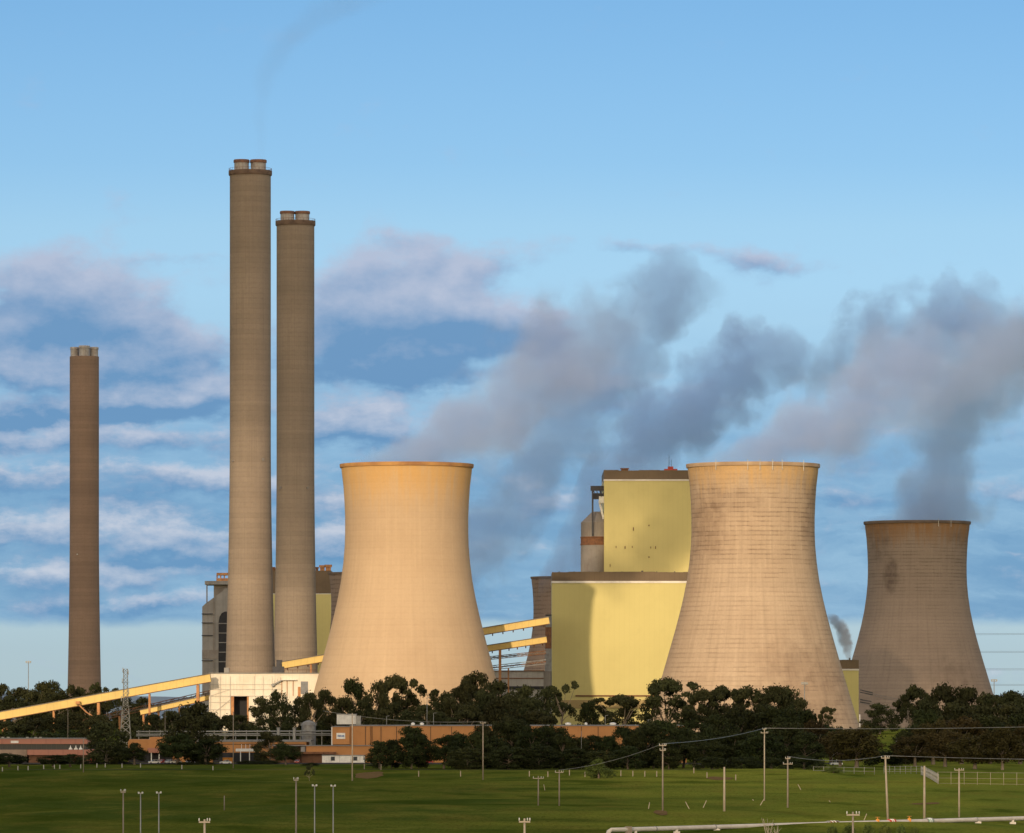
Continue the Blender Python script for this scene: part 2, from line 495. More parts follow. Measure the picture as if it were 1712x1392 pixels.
cooling_tower(1259, 2500, 'pale cooling tower with dark ring stains standing before the yellow boiler house', mt2, mrim2, rods=(-0.62, -0.12, 0.06, 0.25, 0.40, 0.8))
cooling_tower(1533.5, 3254, 'dim brown cooling tower with a dark round stain, at the far right', mt3, mrim3, rods=(0.33, 0.6), kr=1.042)
cooling_tower(948, 4580, 'small distant cooling tower half hidden behind the left edge of the yellow hall', mt4, mrim3)
cooling_tower(612, 4440, 'distant cooling tower mostly hidden behind the smooth tan tower', mt4, mrim3)


# ------------------------------------------------------------------ chimneys
def chimney(u, Y, vt, rb, rt, label, m, ring_mat, flues, gallery=True, marks=()):
    mp = Y / F
    base = Vector((WX(u, Y), Y, -9.2))
    H = WZ(vt, Y) + 9.2
    t = thing('chimney', label, 'chimney', base, 'tall concrete chimneys')
    prof = []
    for k in range(61):
        q = k / 60
        r = rt + (rb - rt) * max(0, 1 - q * 1.9) ** 1.7
        prof.append((r * mp, H * q))
    mb = MB(); mb.lathe(prof + [(0.05, H)], base, 96)
    auto_smooth(mb.build('shaft', m, t))
    if gallery:
        rr = rt * mp; hh = 6.5 * mp
        gm = MB(); gm.lathe([(rr - 0.2, H - hh), (rr + 0.35, H - hh), (rr + 0.55, H - hh * 0.75), (rr + 0.55, H + 0.4), (rr - 0.6, H + 0.4)], base, 96, True)
        auto_smooth(gm.build('gallery', ring_mat, t))
        rl = MB()
        for i in range(40):
            a = 2 * math.pi * i / 40
            q = base + Vector((math.cos(a) * (rr + 0.4), math.sin(a) * (rr + 0.4), H + 0.4))
            rl.beam(q, q + Vector((0, 0, 1.1)), 0.09)
        rl.lathe([(rr + 0.36, H + 1.4), (rr + 0.44, H + 1.4), (rr + 0.44, H + 1.5), (rr + 0.36, H + 1.5)], base, 96, True)
        rl.build('railing', M['rust'], t)
    for (du, dy, r, hf) in flues:
        c = base + Vector((du * mp, dy, H)); rr = r * mp; h = hf * mp
        fm = MB(); fm.lathe([(rr * 0.97, 0), (rr * 0.97, h * 0.78)], c, 40)
        fo = fm.build('flue', M['flue_lining'], t)
        cm = MB()
        cm.lathe([(rr * 0.97, h * 0.74), (rr * 1.05, h * 0.74), (rr * 1.07, h * 0.92), (rr, h), (rr * 0.82, h), (rr * 0.82, h * 0.5)], c, 40)
        auto_smooth(cm.build('flue_cap', M['flue_cap'] if gallery else M['flue_lining'], fo))
    for (du, v, w) in marks:
        a = math.asin(max(-0.99, min(0.99, du / (rt * 1.03))))
        rr = (rt + 0.9) * mp
        z = WZ(v, Y)
        q = Vector((base.x + math.sin(a) * rr, base.y - math.cos(a) * rr, z))
        pm = MB(); e = Vector((math.cos(a), math.sin(a), 0)); pm.beam(q - e * w / 2, q + e * w / 2, 0.6, w * 0.9)
        pm.build('port', M['silo'] if w > 0.9 else M['insul'], t)
    return t


mc1 = concrete('tall_chimney_concrete', (0.33, 0.265, 0.21), (0.265, 0.212, 0.17), 260, 2.3, 0.25, 0, 0.42, (0.12, 0.085, 0.065), None, 0.9, None, None, 0.34, 0.1)
mc3 = concrete('left_chimney_concrete', (0.32, 0.22, 0.165), (0.26, 0.18, 0.14), 260, 2.6, 0.25, 0, 0.35, (0.10, 0.065, 0.05), None, 0.9, None, None, 0.38)
mring = paint('gallery_concrete', (0.19, 0.13, 0.10), (0.10, 0.07, 0.06), 0.3, 0.9)
chimney(418.5, 2568, 287, 45, 34.3, 'tallest chimney, twin rust capped flues above a dark collar, thin smoke rising', mc1, mring,
        [(-14.5, -1.0, 12.6, 20), (13.5, -0.4, 13.2, 20)], True, [(-28, 771, .95), (22, 769, 1.3)])
chimney(494, 2831, 371, 40, 31.6, 'second tallest chimney with twin rusty flues, just right of the tallest one', mc1, mring,
        [(-13.5, -1.0, 11.8, 18), (11.5, -0.4, 12.2, 18)], True, [(-24, 816, 1.4), (21, 816, 1.1)])
chimney(141, 3887, 596, 29.5, 24.4, 'lone reddish brown chimney with pale grey flues on the far left', mc3, mring,
        [(-16, 0, 7.4, 16), (1, -5.5, 9.0, 17.5), (16, 0, 7.4, 16), (-2, 5.5, 7.4, 16)], False, [(-10, 927, 0.8)])

# ------------------------------------------------------------------ main power station building
Y1, Y2 = 2725.0, 2777.0
t = thing('boiler_house', 'huge pale yellow boiler house and turbine hall with brown bands along the roof edges', 'power station', (WX(1060, Y1), Y1, -9.2))


def block(root, u0, u1, Y, depth, v_top, v_band, v_trim, ymat='yellow', zb=-9.5, wall='wall'):
    x0, x1 = WX(u0, Y), WX(u1, Y)
    zt, zbnd, ztr = WZ(v_top, Y), WZ(v_band, Y), WZ(v_trim, Y)
    MB().box(x0, x1, Y, Y + depth, zb, ztr).build(wall, M[ymat], root)
    MB().box(x0 - 0.25, x1 + 0.25, Y - 0.25, Y + depth + 0.25, ztr, zbnd).build('white_trim', M['white_trim'], root)
    q = MB().box(x0 - 0.1, x1 + 0.1, Y - 0.1, Y + depth + 0.1, zbnd, zt - 0.5)
    random.seed(int(u0))
    xx = x0                                  # the parapet's flashing, a little uneven
    while xx < x1 - 0.01:
        w = min(random.uniform(3, 9), x1 - xx)
        q.box(xx - 0.1, xx + w, Y - 0.16, Y + depth + 0.16, zt - 0.5, zt + random.uniform(-0.12, 0.22)); xx += w
    q.build('parapet', M['brown_band'], root)
    return x0, x1, zt


block(t, 923, 1262, Y1, 50, 956, 971, 974.5)
block(t, 1010, 1262, Y2, 70, 786, 801, 803.5)
z = WZ(1163, Y1)
MB().box(WX(962, Y1), WX(1100, Y1), Y1 - 0.5, Y1 - 0.003, z - 0.35, z + 0.35).build('pipe_rail', M['rust'], t)
MB().box(WX(923.3, Y1), WX(1150, Y1), Y1 - 0.35, Y1 - 0.003, WZ(1184, Y1), WZ(1170, Y1)).build('base_band', paint('tan_cladding', (0.40, 0.29, 0.13), None, 0.05), t)
for (u, v, w, hh) in ((1030, 914, .5, 1.2), (1045, 915, .7, 1.6), (1057, 914, .5, 1.2), (1088, 915, .5, 1.2), (1096, 915, .6, 1.6),
                      (1059, 884, .6, 2.0), (1085, 878, .8, .8), (1020, 945, .5, 1.6), (1085, 931, .8, .8)):
    q = W(u, v, Y2)
    MB().box(q.x - w * .3, q.x + w * .3, Y2 - 0.3, Y2 - 0.003, q.z - hh * .4, q.z + hh * .4).build('vent', M['brick'], t)
zt = WZ(786, Y2)
q = MB(); x = WX(1045, Y2); q.box(x - 1.7, x + 1.7, Y2 + 6, Y2 + 10, zt - 0.3, zt + 0.9).box(x - 2.1, x + 2.1, Y2 + 5.6, Y2 + 10.4, zt + 0.9, zt + 1.35)
q.build('roof_vent', M['rust'], t)
q = MB(); x = WX(1122, Y2); q.box(x - 3.2, x + 3.2, Y2 + 4, Y2 + 10, zt - 0.3, zt + 0.9).box(x - 1.4, x + 1.2, Y2 + 5, Y2 + 8, zt + 0.9, zt + 2.1)
q.build('roof_vent', M['red'], t)
q = MB(); x = WX(1119, Y2); q.tube([(x, Y2 + 5, zt), (x, Y2 + 5, zt + 7.5)], 0.12, 6).tube([(x + 1.1, Y2 + 5, zt), (x + 1.1, Y2 + 5, zt + 5.5)], 0.1, 6)
q.build('antenna', M['dark_steel'], t)
x = WX(1074, Y1); MB().box(x - .5, x + .5, Y1 + 2, Y1 + 3, WZ(957, Y1), WZ(953.5, Y1)).build('roof_lamp', M['dark_steel'], t)
# small tread of edge stubs on the lower roof
for u in (935, 960, 985, 1003, 1040, 1098, 1128):
    x = WX(u, Y1); MB().box(x - .3, x + .3, Y1 + 1, Y1 + 1.6, WZ(957, Y1), WZ(955, Y1)).build('roof_stub', M['dark_steel'], t)

# grey bunker beside the upper block
Yb = 2790.0; mp = Yb / F
c = Vector((WX(1000, Yb), Yb + 3, 0)); base = Vector((c.x, c.y, WZ(958, Yb)))
t = thing('coal_bunker', 'grey rust banded bunker with black gantry beside the upper block of the boiler house', 'bunker', base)
rr = 29 * mp
q = MB(); q.lathe([(rr, WZ(1000, Yb) - base.z), (rr, WZ(911, Yb) - base.z)], base, 48); q.build('tank', M['silo'], t)
q = MB(); q.lathe([(rr - 0.1, WZ(911, Yb) - base.z), (rr + 0.25, WZ(911, Yb) - base.z), (rr + 0.25, WZ(909, Yb) - base.z), (rr + 0.02, WZ(908.6, Yb) - base.z), (rr + 0.02, WZ(899, Yb) - base.z),
                  (rr + 0.25, WZ(898.6, Yb) - base.z), (rr + 0.25, WZ(897, Yb) - base.z), (rr - 0.3, WZ(897, Yb) - base.z)], base, 48)
auto_smooth(q.build('rusty_band', M['rust'], t))
q = MB(); q.lathe([(rr - 0.1, WZ(897, Yb) - base.z), (rr - 0.1, WZ(873, Yb) - base.z), (rr * 0.35, WZ(855, Yb) - base.z), (0.1, WZ(855, Yb) - base.z)], base, 48)
auto_smooth(q.build('hopper_top', M['silo'], t))
q = MB(); x = WX(990.5, Yb); yb = Yb - 6.4
q.beam((x, yb, WZ(896, Yb)), (x, yb, WZ(818, Yb)), 0.85)
q.beam((x + 4.2, yb + 8, WZ(860, Yb)), (x + 4.2, yb + 8, WZ(818, Yb)), 0.7)
q.beam((WX(987, Yb), yb, WZ(817, Yb)), (WX(1016, Yb), yb, WZ(817, Yb)), 1.2, 2.4)
q.beam((WX(992, Yb), yb + 1.2, WZ(830, Yb)), (WX(1016, Yb), yb + 1.2, WZ(830, Yb)), 0.8, 3.0)
for u in (992, 997, 1002, 1007):
    q.beam((WX(u, Yb), yb - 0.4, WZ(820, Yb)), (WX(u + 3, Yb), yb - 0.4, WZ(831, Yb)), 0.35)
q.build('gantry', M['dark_steel'], t)
q = MB(); q.beam((WX(1001, Yb), yb + 1, WZ(836, Yb)), (WX(1013, Yb), yb + 1, WZ(836, Yb)), 3, 3.4)
q.beam((WX(1001.5, Yb), yb + 1.5, WZ(838, Yb)), (WX(1009, Yb), yb + 1.5, WZ(868, Yb)), 1.0)
q.build('white_duct', M['white'], t)

# transfer tower and low grey hall on the left side of the main building
t = thing('transfer_tower', 'narrow grey and rust transfer tower against the left side of the yellow hall', 'tower', (WX(918, 2707), 2707, -9.2))
Yt = 2707.0
for (a, b_, mm, e) in ((1226, 1146, 'steel', 0), (1146, 1122, 'dark_steel', 0.0), (1122, 1084, 'steel', -0.4), (1084, 1048, 'rust', -0.2), (1048, 1029, 'steel', 0.3)):
    MB().box(WX(912.5, Yt) + e, WX(922.3, Yt), Yt, Yt + 14, WZ(a, Yt), WZ(b_, Yt) - 0.01).build('storey', M[mm], t)
MB().box(WX(912, Yt), WX(922.4, Yt), Yt - .4, Yt + 14.4, WZ(1029, Yt), WZ(1027, Yt)).build('roof', M['dark_steel'], t)
Yt = 2660.0
t = thing('low_hall', 'low pale grey shed between the tan tower and the yellow hall', 'shed', (WX(872, Yt), Yt, -9.2))
MB().box(WX(800, Yt), WX(909, Yt), Yt, Yt + 16, -9.5, WZ(1122, Yt)).build('wall', paint('pale_grey_sheet', (0.42, 0.39, 0.36), None, 0.08, 0.6, 0, 2.5, 0.2), t)
MB().box(WX(799, Yt), WX(910, Yt), Yt - .4, Yt + 16.4, WZ(1122, Yt), WZ(1120.5, Yt)).build('roof', M['rust'], t)
MB().box(WX(799, Yt), WX(909.2, Yt), Yt - .2, Yt - .003, WZ(1134.5, Yt), WZ(1133, Yt)).build('rail', M['rust'], t)
MB().box(WX(800, Yt), WX(909.2, Yt), Yt - .3, Yt - .003, WZ(1152, Yt), WZ(1147, Yt)).build('plinth', M['opening'], t)
MB().box(WX(909.2, Yt), WX(921, Yt), Yt + 2, Yt + 14, -9.5, WZ(1122, Yt)).build('annex', M['silo'], t)

# small yellow block between the two right towers
Yt = 2790.0
t = thing('yellow_block', 'small yellow block with a dark brown top wedged between the two right cooling towers', 'building', (WX(1390, Yt), Yt, -9.2))
block(t, 1345, 1435.5, Yt, 40, 1103, 1118, 1120.5)
x = WX(1421, Yt); q = MB(); q.tube([(x, Yt + 2, WZ(1104, Yt)), (x, Yt + 2, WZ(1099, Yt))], 0.4, 8); q.build('roof_pipe', M['steel'], t)

# far power block behind the chimneys
Yt = 4660.0
t = thing('far_boiler_house', 'distant yellow boiler house with a deep brown top seen behind the second chimney', 'power station', (WX(490, Yt), Yt, -9.2))
block(t, 400, 553.5, Yt, 60, 953.5, 992, 993)
for u, w, hh in ((455.5, 2, 4), (460, 1.4, 2.5), (529.5, 1.5, 4), (538.5, 2.6, 6.0), (548.5, 3.0, 6.6)):
    x = WX(u, Yt); zt = WZ(953.5, Yt)
    q = MB(); q.box(x - w * .7, x + w * .7, Yt + 4, Yt + 8, zt - .4, zt + hh * .45).box(x - w, x + w, Yt + 3.6, Yt + 8.4, zt + hh * .45, zt + hh * .75)
    q.build('roof_vent', M['rust'] if u < 535 else M['orange_steel'], t)
Yt = 4560.0
t = thing('duct_house', 'grey concrete duct house with a tall arched dark opening left of the tallest chimney', 'building', (WX(372, Yt), Yt, -9.2))
q = MB()
pr = [(338, 1226), (338, 1014), (343, 1009), (372, 988), (376, 983), (420, 983), (420, 1226)]
n = len(pr)
q.add([W(u, v, Yt) for u, v in pr] + [W(u, v, Yt) + Vector((0, 45, 0)) for u, v in pr],
      [tuple(range(n)), tuple(range(2 * n - 1, n - 1, -1))] + [(i, (i + 1) % n, (i + 1) % n + n, i + n) for i in range(n)])
q.build('wall', M['duct'], t)
q = MB(); pr = [(365.5, 1126), (365.5, 1040), (367, 1031), (370.5, 1025), (376, 1022), (384, 1022), (384, 1126)]; n = len(pr)
q.add([W(u, v, Yt) + Vector((0, -.6, 0)) for u, v in pr] + [W(u, v, Yt) + Vector((0, -.01, 0)) for u, v in pr],
      [tuple(range(n))] + [(i, (i + 1) % n, (i + 1) % n + n, i + n) for i in range(n)])
op = q.build('arched_opening', M['opening'], t)
for v in (1042, 1058, 1074, 1090, 1106):
    MB().beam(W(365.5, v, Yt) + Vector((0, -.8, 0)), W(384, v, Yt) + Vector((0, -.8, 0)), .3, .7).build('cross_bar', M['steel'], op)
for v in (1026, 1041, 1062, 1104):
    MB().box(WX(337.2, Yt), WX(356, Yt), Yt - 1, Yt - .003, WZ(v + .7, Yt), WZ(v - .7, Yt)).build('ledge', M['dark_steel'], t)
MB().box(WX(356.5, Yt), WX(358.5, Yt), Yt - .8, Yt - .003, -9, WZ(1000, Yt)).build('pilaster', M['silo'], t)
MB().box(WX(337.8, Yt), WX(365, Yt), Yt - .5, Yt - .004, WZ(1101, Yt), WZ(1086, Yt)).build('dark_band', M['silo'], t)
q = MB(); q.box(WX(342.5, Yt), WX(395, Yt), Yt - 2, Yt + 40, WZ(977, Yt), WZ(971, Yt)); q.build('roof_slab', M['duct'], t)
q = MB(); q.beam(W(346, 1007, Yt), W(346, 976, Yt), 1.0); q.build('column', M['steel'], t)
MB().box(WX(357, Yt), WX(395, Yt), Yt + 3, Yt + 30, WZ(1004, Yt), WZ(977.4, Yt)).build('plant_room', M['silo'], t)
q = MB(); q.box(WX(361, Yt), WX(395, Yt), Yt + 6, Yt + 20, WZ(970.6, Yt), WZ(966, Yt))
for u in (363, 369, 375): q.beam(W(u, 966, Yt + 7), W(u, 958, Yt + 7), 1)
q.box(WX(361.5, Yt), WX(395, Yt), Yt + 6, Yt + 20, WZ(961, Yt), WZ(957, Yt))
q.build('roof_fans', M['orange_steel'], t)

# ------------------------------------------------------------------ white building with scaffold
Yt = 2508.0
t = thing('white_shed', 'white sheet clad crusher building with scaffold lines and dark doorways under the chimneys', 'shed', (WX(440, Yt), Yt, -9.2))
MB().box(WX(351, Yt), WX(556, Yt), Yt, Yt + 40, WZ(1163, Yt), WZ(1126, Yt)).build('wall', M['white_sheet'], t)
MB().box(WX(349.5, Yt), WX(386, Yt), Yt + .1, Yt + 40, -9.5, WZ(1163, Yt) - .003).build('wall', M['white_sheet'], t)
MB().box(WX(416, Yt), WX(500, Yt), Yt + .1, Yt + 39, -9.5, WZ(1163, Yt) - .003).build('wall', M['white_sheet'], t)
MB().box(WX(386.2, Yt), WX(415.8, Yt), Yt + 9, Yt + 38, -9.5, WZ(1163, Yt) - .003).build('doorway', M['opening'], t)
MB().box(WX(502, Yt), WX(556, Yt), Yt + .2, Yt + 38, -9.5, WZ(1163, Yt) - .003).build('wall', M['white_sheet'], t)
MB().box(WX(386.2, Yt), WX(391, Yt), Yt + .2, Yt + 1, -9.4, WZ(1163, Yt) - .004).build('door_post', M['orange_steel'], t)
MB().box(WX(413, Yt), WX(415.8, Yt), Yt + .2, Yt + 1, -9.4, WZ(1163, Yt) - .004).build('door_post', M['orange_steel'], t)
MB().box(WX(350, Yt), WX(556.5, Yt), Yt - .3, Yt + 40.3, WZ(1126, Yt), WZ(1124.3, Yt)).build('roof', M['roof'], t)
MB().box(WX(503, Yt), WX(515, Yt), Yt - .15, Yt - .003, WZ(1160, Yt), WZ(1139, Yt)).build('louvre', paint('blue_grey_louvre', (0.22, 0.23, 0.25), None, .5), t)
MB().box(WX(498, Yt), WX(502.5, Yt), Yt - .3, Yt - .003, WZ(1164, Yt), WZ(1148, Yt)).build('downpipe', M['orange_steel'], t)
q = MB()
for v in (1144, 1152, 1163.5, 1174, 1186): q.beam(W(349, v, Yt - .35), W(385 if v > 1164 else 470, v, Yt - .35), .12, .16)
for u in (352, 368, 385): q.beam(W(u, 1130 if u != 352 else 1127, Yt - .35), W(u, 1224, Yt - .35), .2)
for u in (425, 440, 455): q.beam(W(u, 1130, Yt - .35), W(u, 1163, Yt - .35), .12)
q.beam(W(352, 1196, Yt - .45), W(384, 1170, Yt - .45), .16)
q.beam(W(352, 1163, Yt - .45), W(385, 1152, Yt - .45), .12)
q.build('scaffold', M['pipe'], t)
q = MB(); q.beam(W(456, 1145, Yt - 1.2), W(471, 1137, Yt - 1.2), 1.2, .5).beam(W(454, 1146, Yt - 1.2), W(458, 1144, Yt - 1.2), 1.4, 1.2)
for u in (459, 464, 469): q.beam(W(u, 1142.5 - (u - 459) * .5, Yt - .6), W(u, 1137 - (u - 459) * .5, Yt - .6), .1)
q.build('stair', M['steel'], t)
q = MB(); q.box(WX(471, Yt), WX(496, Yt), Yt - 2.0, Yt - .003, WZ(1137, Yt), WZ(1135.6, Yt)); q.build('walkway', M['white_trim'], t)
q = MB()
for u in (471, 480, 490): q.beam(W(u, 1137, Yt - .4), W(u, 1163, Yt - .4), .25)
q.build('frame', M['orange_steel'], t)
q = MB()
q.box(WX(374, Yt), WX(382, Yt), Yt + 3, Yt + 8, WZ(1124.2, Yt), WZ(1116, Yt)); q.build('roof_plant', M['duct'], t)
q = MB(); q.box(WX(455, Yt), WX(474, Yt), Yt + 3, Yt + 9, WZ(1124.2, Yt), WZ(1114, Yt)); q.build('roof_plant', M['dark_steel'], t)
q = MB()
for u in (476, 482, 489, 497, 512, 524): q.beam(W(u, 1124.4, Yt + 1), W(u, 1119, Yt + 1), .12)
q.beam(W(474, 1119.5, Yt + 1), W(530, 1119.5, Yt + 1), .12); q.build('railing', M['rust'], t)


# ------------------------------------------------------------------ conveyors
def conveyor(label, a, b_, Y, th, width, supports=(), mats=('conveyor', 'conv_roof'), truss=False, feet=True, nstub=0):
    A, B = W(*a, Y), W(*b_, Y)
    h = th * Y / F
    mid = (A + B) / 2
    t = thing('conveyor', label, 'conveyor', (mid.x, Y, min(A.z, B.z) - h), 'inclined coal conveyors')
    if not truss:
        MB().beam(A, B, width, h * .82).build('gallery', M[mats[0]], t)
        up = Vector((0, 0, h * .41 + 0.18))
        MB().beam(A + up, B + up, width + .5, .36).build('roof', M[mats[1]], t)
        dn = Vector((0, 0, -h * .41 - 0.14))
        MB().beam(A + dn, B + dn, width + .3, .28).build('underside', M['rust'], t)
    else:
        q = MB()
        for sy in (-width / 2, width / 2):
            for sz in (-h / 2, h / 2):
                q.beam(A + Vector((0, sy, sz)), B + Vector((0, sy, sz)), .22, .28)
            n = max(2, int((B - A).length / (h * 1.3)))
            for i in range(n):
                p0 = A.lerp(B, i / n); p1 = A.lerp(B, (i + 1) / n); k = 1 if i % 2 else -1
                q.beam(p0 + Vector((0, sy, -k * h / 2)), p1 + Vector((0, sy, k * h / 2)), .14)
                q.beam(p0 + Vector((0, sy, -h / 2)), p0 + Vector((0, sy, h / 2)), .12)
        q.build('truss', M[mats[0]], t)
        MB().beam(A, B, width * .7, .5).build('belt', M[mats[1]], t)
    for i in range(nstub):
        p = A.lerp(B, (i + .5) / nstub)
        MB().box(p.x - .25, p.x + .25, Y - .3, Y + .3, p.z - h * .5 - .9, p.z - h * .5 + .1).build('hanger', M['rust'], t)
    for (u, kind) in supports:
        k = (WX(u, Y) - A.x) / (B.x - A.x); p = A.lerp(B, k); g0 = -9.4 if Y > 2410 else G(p.x, Y) - .2
        q = MB(); zt = p.z - h * .5
        if kind == 'A':
            for zz in (.35, .8): q.beam((p.x, Y - width * .4, g0 + (zt - g0) * zz), (p.x, Y + width * .4, g0 + (zt - g0) * zz), .3)
            q.beam((p.x - 1.0, Y - width * .4, g0 + (zt - g0) * .35), (p.x + 1.0, Y - width * .4, g0 + (zt - g0) * .35), .35)
            for s in (-1, 1):
                q.beam((p.x - 1.2 * s, Y - width * .4, g0), (p.x + .3 * s, Y - width * .4, zt), .5)
                q.beam((p.x - 1.2 * s, Y + width * .4, g0), (p.x + .3 * s, Y + width * .4, zt), .5)
        else:
            for sy in (-width * .42, width * .42):
                q.beam((p.x, Y + sy, g0), (p.x, Y + sy, zt), 1.2 if kind == 'T' else .7)
            for zz in (.25, .5, .75): q.beam((p.x, Y - width * .42, g0 + (zt - g0) * zz), (p.x, Y + width * .42, g0 + (zt - g0) * zz), .3)
        q.build('trestle', M['orange_steel'], t)
    return t


tc = conveyor('long yellow conveyor gallery climbing from the left edge to the white crusher building', (-600, 1305.5), (352, 1133), 2498, 15.5, 4.5,
              [(8, 'A'), (165, 'T'), (331, 'T'), (90, 'P'), (250, 'P')])
q = MB(); q.beam(W(130, 1176, 2495), W(145, 1191, 2495), .5).beam(W(145, 1191, 2495), W(160, 1199, 2495), .5); q.box(WX(127, 2495), WX(134, 2495), 2493, 2496, WZ(1177, 2495), WZ(1172, 2495))
q.build('drop_chute', M['orange_steel'], tc)
conveyor('shorter yellow conveyor gallery running below the long one into the white building', (235, 1191), (352, 1165), 2514, 9, 4, [(265, 'P'), (300, 'P')])
conveyor('rusty open truss conveyor between the two yellow galleries on the left', (100, 1216), (351, 1158), 2528, 8, 4, [(150, 'P'), (200, 'P'), (240, 'P')], ('rust', 'conv_roof'), True)
conveyor('upper yellow conveyor passing behind the tan tower to the yellow hall', (472, 1112), (918, 1037), 2549, 13, 5, [(520, 'P'), (700, 'P'), (620, 'P')], nstub=26)
MBq = MB(); MBq.box(WX(462.5, 2549), WX(471.5, 2549), 2546, 2552, WZ(1121, 2549), WZ(1103, 2549))
MBq.build('drive_house', M['dark_steel'], bpy.data.objects['conveyor.003'])
conveyor('lower yellow conveyor passing behind the tan tower to the yellow hall', (690, 1103), (914, 1069), 2556, 11.5, 5, [(836, 'T'), (740, 'P')], nstub=16)
conveyor('thin brown truss bridge below the yellow conveyors by the yellow hall', (760, 1106), (913, 1090), 2562, 5, 3, [(800, 'P')], ('rust', 'conv_roof'), True)
conveyor('lowest pipe bridge just above the pale grey shed', (770, 1122), (913, 1106), 2566, 7, 2.5, [(850, 'P')], ('steel', 'rust'), True)

# ------------------------------------------------------------------ long orange building and its neighbours
Yo = 2132.0
t = thing('orange_warehouse', 'long orange brick warehouse with dark panel joints and a white and blue sign', 'warehouse', (WX(840, Yo), Yo, -19))
MB().box(WX(585, Yo), WX(1148, Yo), Yo, Yo + 55, -19.3, WZ(1213.5, Yo)).build('wall', M['orange'], t)
MB().box(WX(556, Yo), WX(584.8, Yo), Yo - 3, Yo + 40, WZ(1244, Yo), WZ(1215, Yo)).build('sign_bay', M['orange'], t)
MB().box(WX(557, Yo), WX(584.8, Yo), Yo - 2.6, Yo + 40, WZ(1246, Yo), WZ(1244, Yo) - .003).build('bay_soffit', M['joint'], t)
MB().box(WX(554.8, Yo), WX(585.2, Yo), Yo - 3.3, Yo + 40.3, WZ(1215, Yo), WZ(1213.8, Yo)).build('coping', M['roof'], t)
MB().box(WX(584.6, Yo), WX(1149, Yo), Yo - .3, Yo + 55.3, WZ(1213.5, Yo) + .003, WZ(1212, Yo)).build('coping', M['roof'], t)
MB().box(WX(554.4, Yo), WX(556, Yo), Yo - 3.2, Yo + 8, -19.3, WZ(1215, Yo)).build('downpipe', M['white'], t)
for u in (611, 637, 663, 720, 755, 972, 1000, 1050, 1090):
    MB().box(WX(u, Yo) - .13, WX(u, Yo) + .13, Yo - .12, Yo - .003, -19.2, WZ(1214.5, Yo)).build('panel_joint', M['joint'], t)
sg = MB().box(WX(563, Yo), WX(577.5, Yo), Yo - 3.25, Yo - 3.003, WZ(1235, Yo), WZ(1225, Yo)).build('sign', M['white'], t)
q = MB()
for i, (a, b_) in enumerate(((565, 566.6), (567.2, 569), (569.6, 571), (571.8, 573.4), (574, 575.8))):
    q.box(WX(a, Yo), WX(b_, Yo), Yo - 3.3, Yo - 3.254, WZ(1231.5, Yo), WZ(1228.4 + .3 * (i % 2), Yo))
q.build('lettering', M['blue'], sg)
q = MB()
for k in range(16):
    v = 1216 + k * 1.7; q.box(WX(619.6, Yo), WX(622.4, Yo), Yo - .25, Yo - .13, WZ(v + .35, Yo), WZ(v, Yo))
q.box(WX(619.3, Yo), WX(619.8, Yo), Yo - .25, Yo - .1, WZ(1243, Yo), WZ(1214, Yo)).box(WX(622.2, Yo), WX(622.7, Yo), Yo - .25, Yo - .1, WZ(1243, Yo), WZ(1214, Yo))
q.build('ladder', M['joint'], t)
for u, w in ((868, 2.6), (950, 2.4), (980, 1.2), (1025, 2.6), (836, 1.5), (690, 1.6), (705, 1.6)):
    x = WX(u, Yo); z0 = WZ(1212, Yo)
    q = MB(); q.lathe([(w * .42, 0), (w * .42, .35), (w * .5, .38), (w * .44, .75), (w * .2, .95), (.02, 1.0)], (x, Yo + 6, z0), 14)
    auto_smooth(q.build('roof_vent', M['white'], t))
for u, v in ((713, 1166), (724, 1192), (645, 1197), (1013, 1196), (1085, 1203)):
    q = MB(); x = WX(u, Yo); q.tube([(x, Yo + 14, WZ(1212.4, Yo)), (x, Yo + 14, WZ(v, Yo))], [.16, .08], 7)
    q.beam((x - .05, Yo + 14, WZ(v, Yo)), (x + 1.1, Yo + 13.6, WZ(v, Yo) + .15), .14); q.build('roof_pole', M['galv'], t)

t = thing('orange_annex', 'low orange annex with a brown lean-to in front of the warehouse sign bay', 'building', (WX(560, 2118), 2118, -19))
Ya = 2118.0
MB().box(WX(512, Ya), WX(632, Ya), Ya, Ya + 10, -19.3, WZ(1247, Ya)).build('wall', M['orange'], t)
MB().box(WX(455, Ya), WX(633, Ya), Ya - .4, Ya + 10.4, WZ(1247, Ya) + .003, WZ(1245.6, Ya)).build('roof', M['roof'], t)
MB().box(WX(456, Ya), WX(511.8, Ya), Ya + 3, Ya + 10, -19.3, WZ(1247, Ya)).build('dark_bay', M['brick'], t)
MB().box(WX(496, Ya), WX(562, Ya), Ya - 7, Ya - .003, WZ(1260, Ya), WZ(1256.5, Ya)).build('awning', M['rust'], t)
MB().box(WX(505, Ya), WX(539, Ya), Ya - 5, Ya - .004, -19.3, WZ(1260, Ya) - .003).build('lean_to', M['brick'], t)
MB().box(WX(503, Ya), WX(510.5, Ya), Ya - .2, Ya - .003, WZ(1258, Ya), WZ(1248, Ya)).build('door', M['steel'], t)

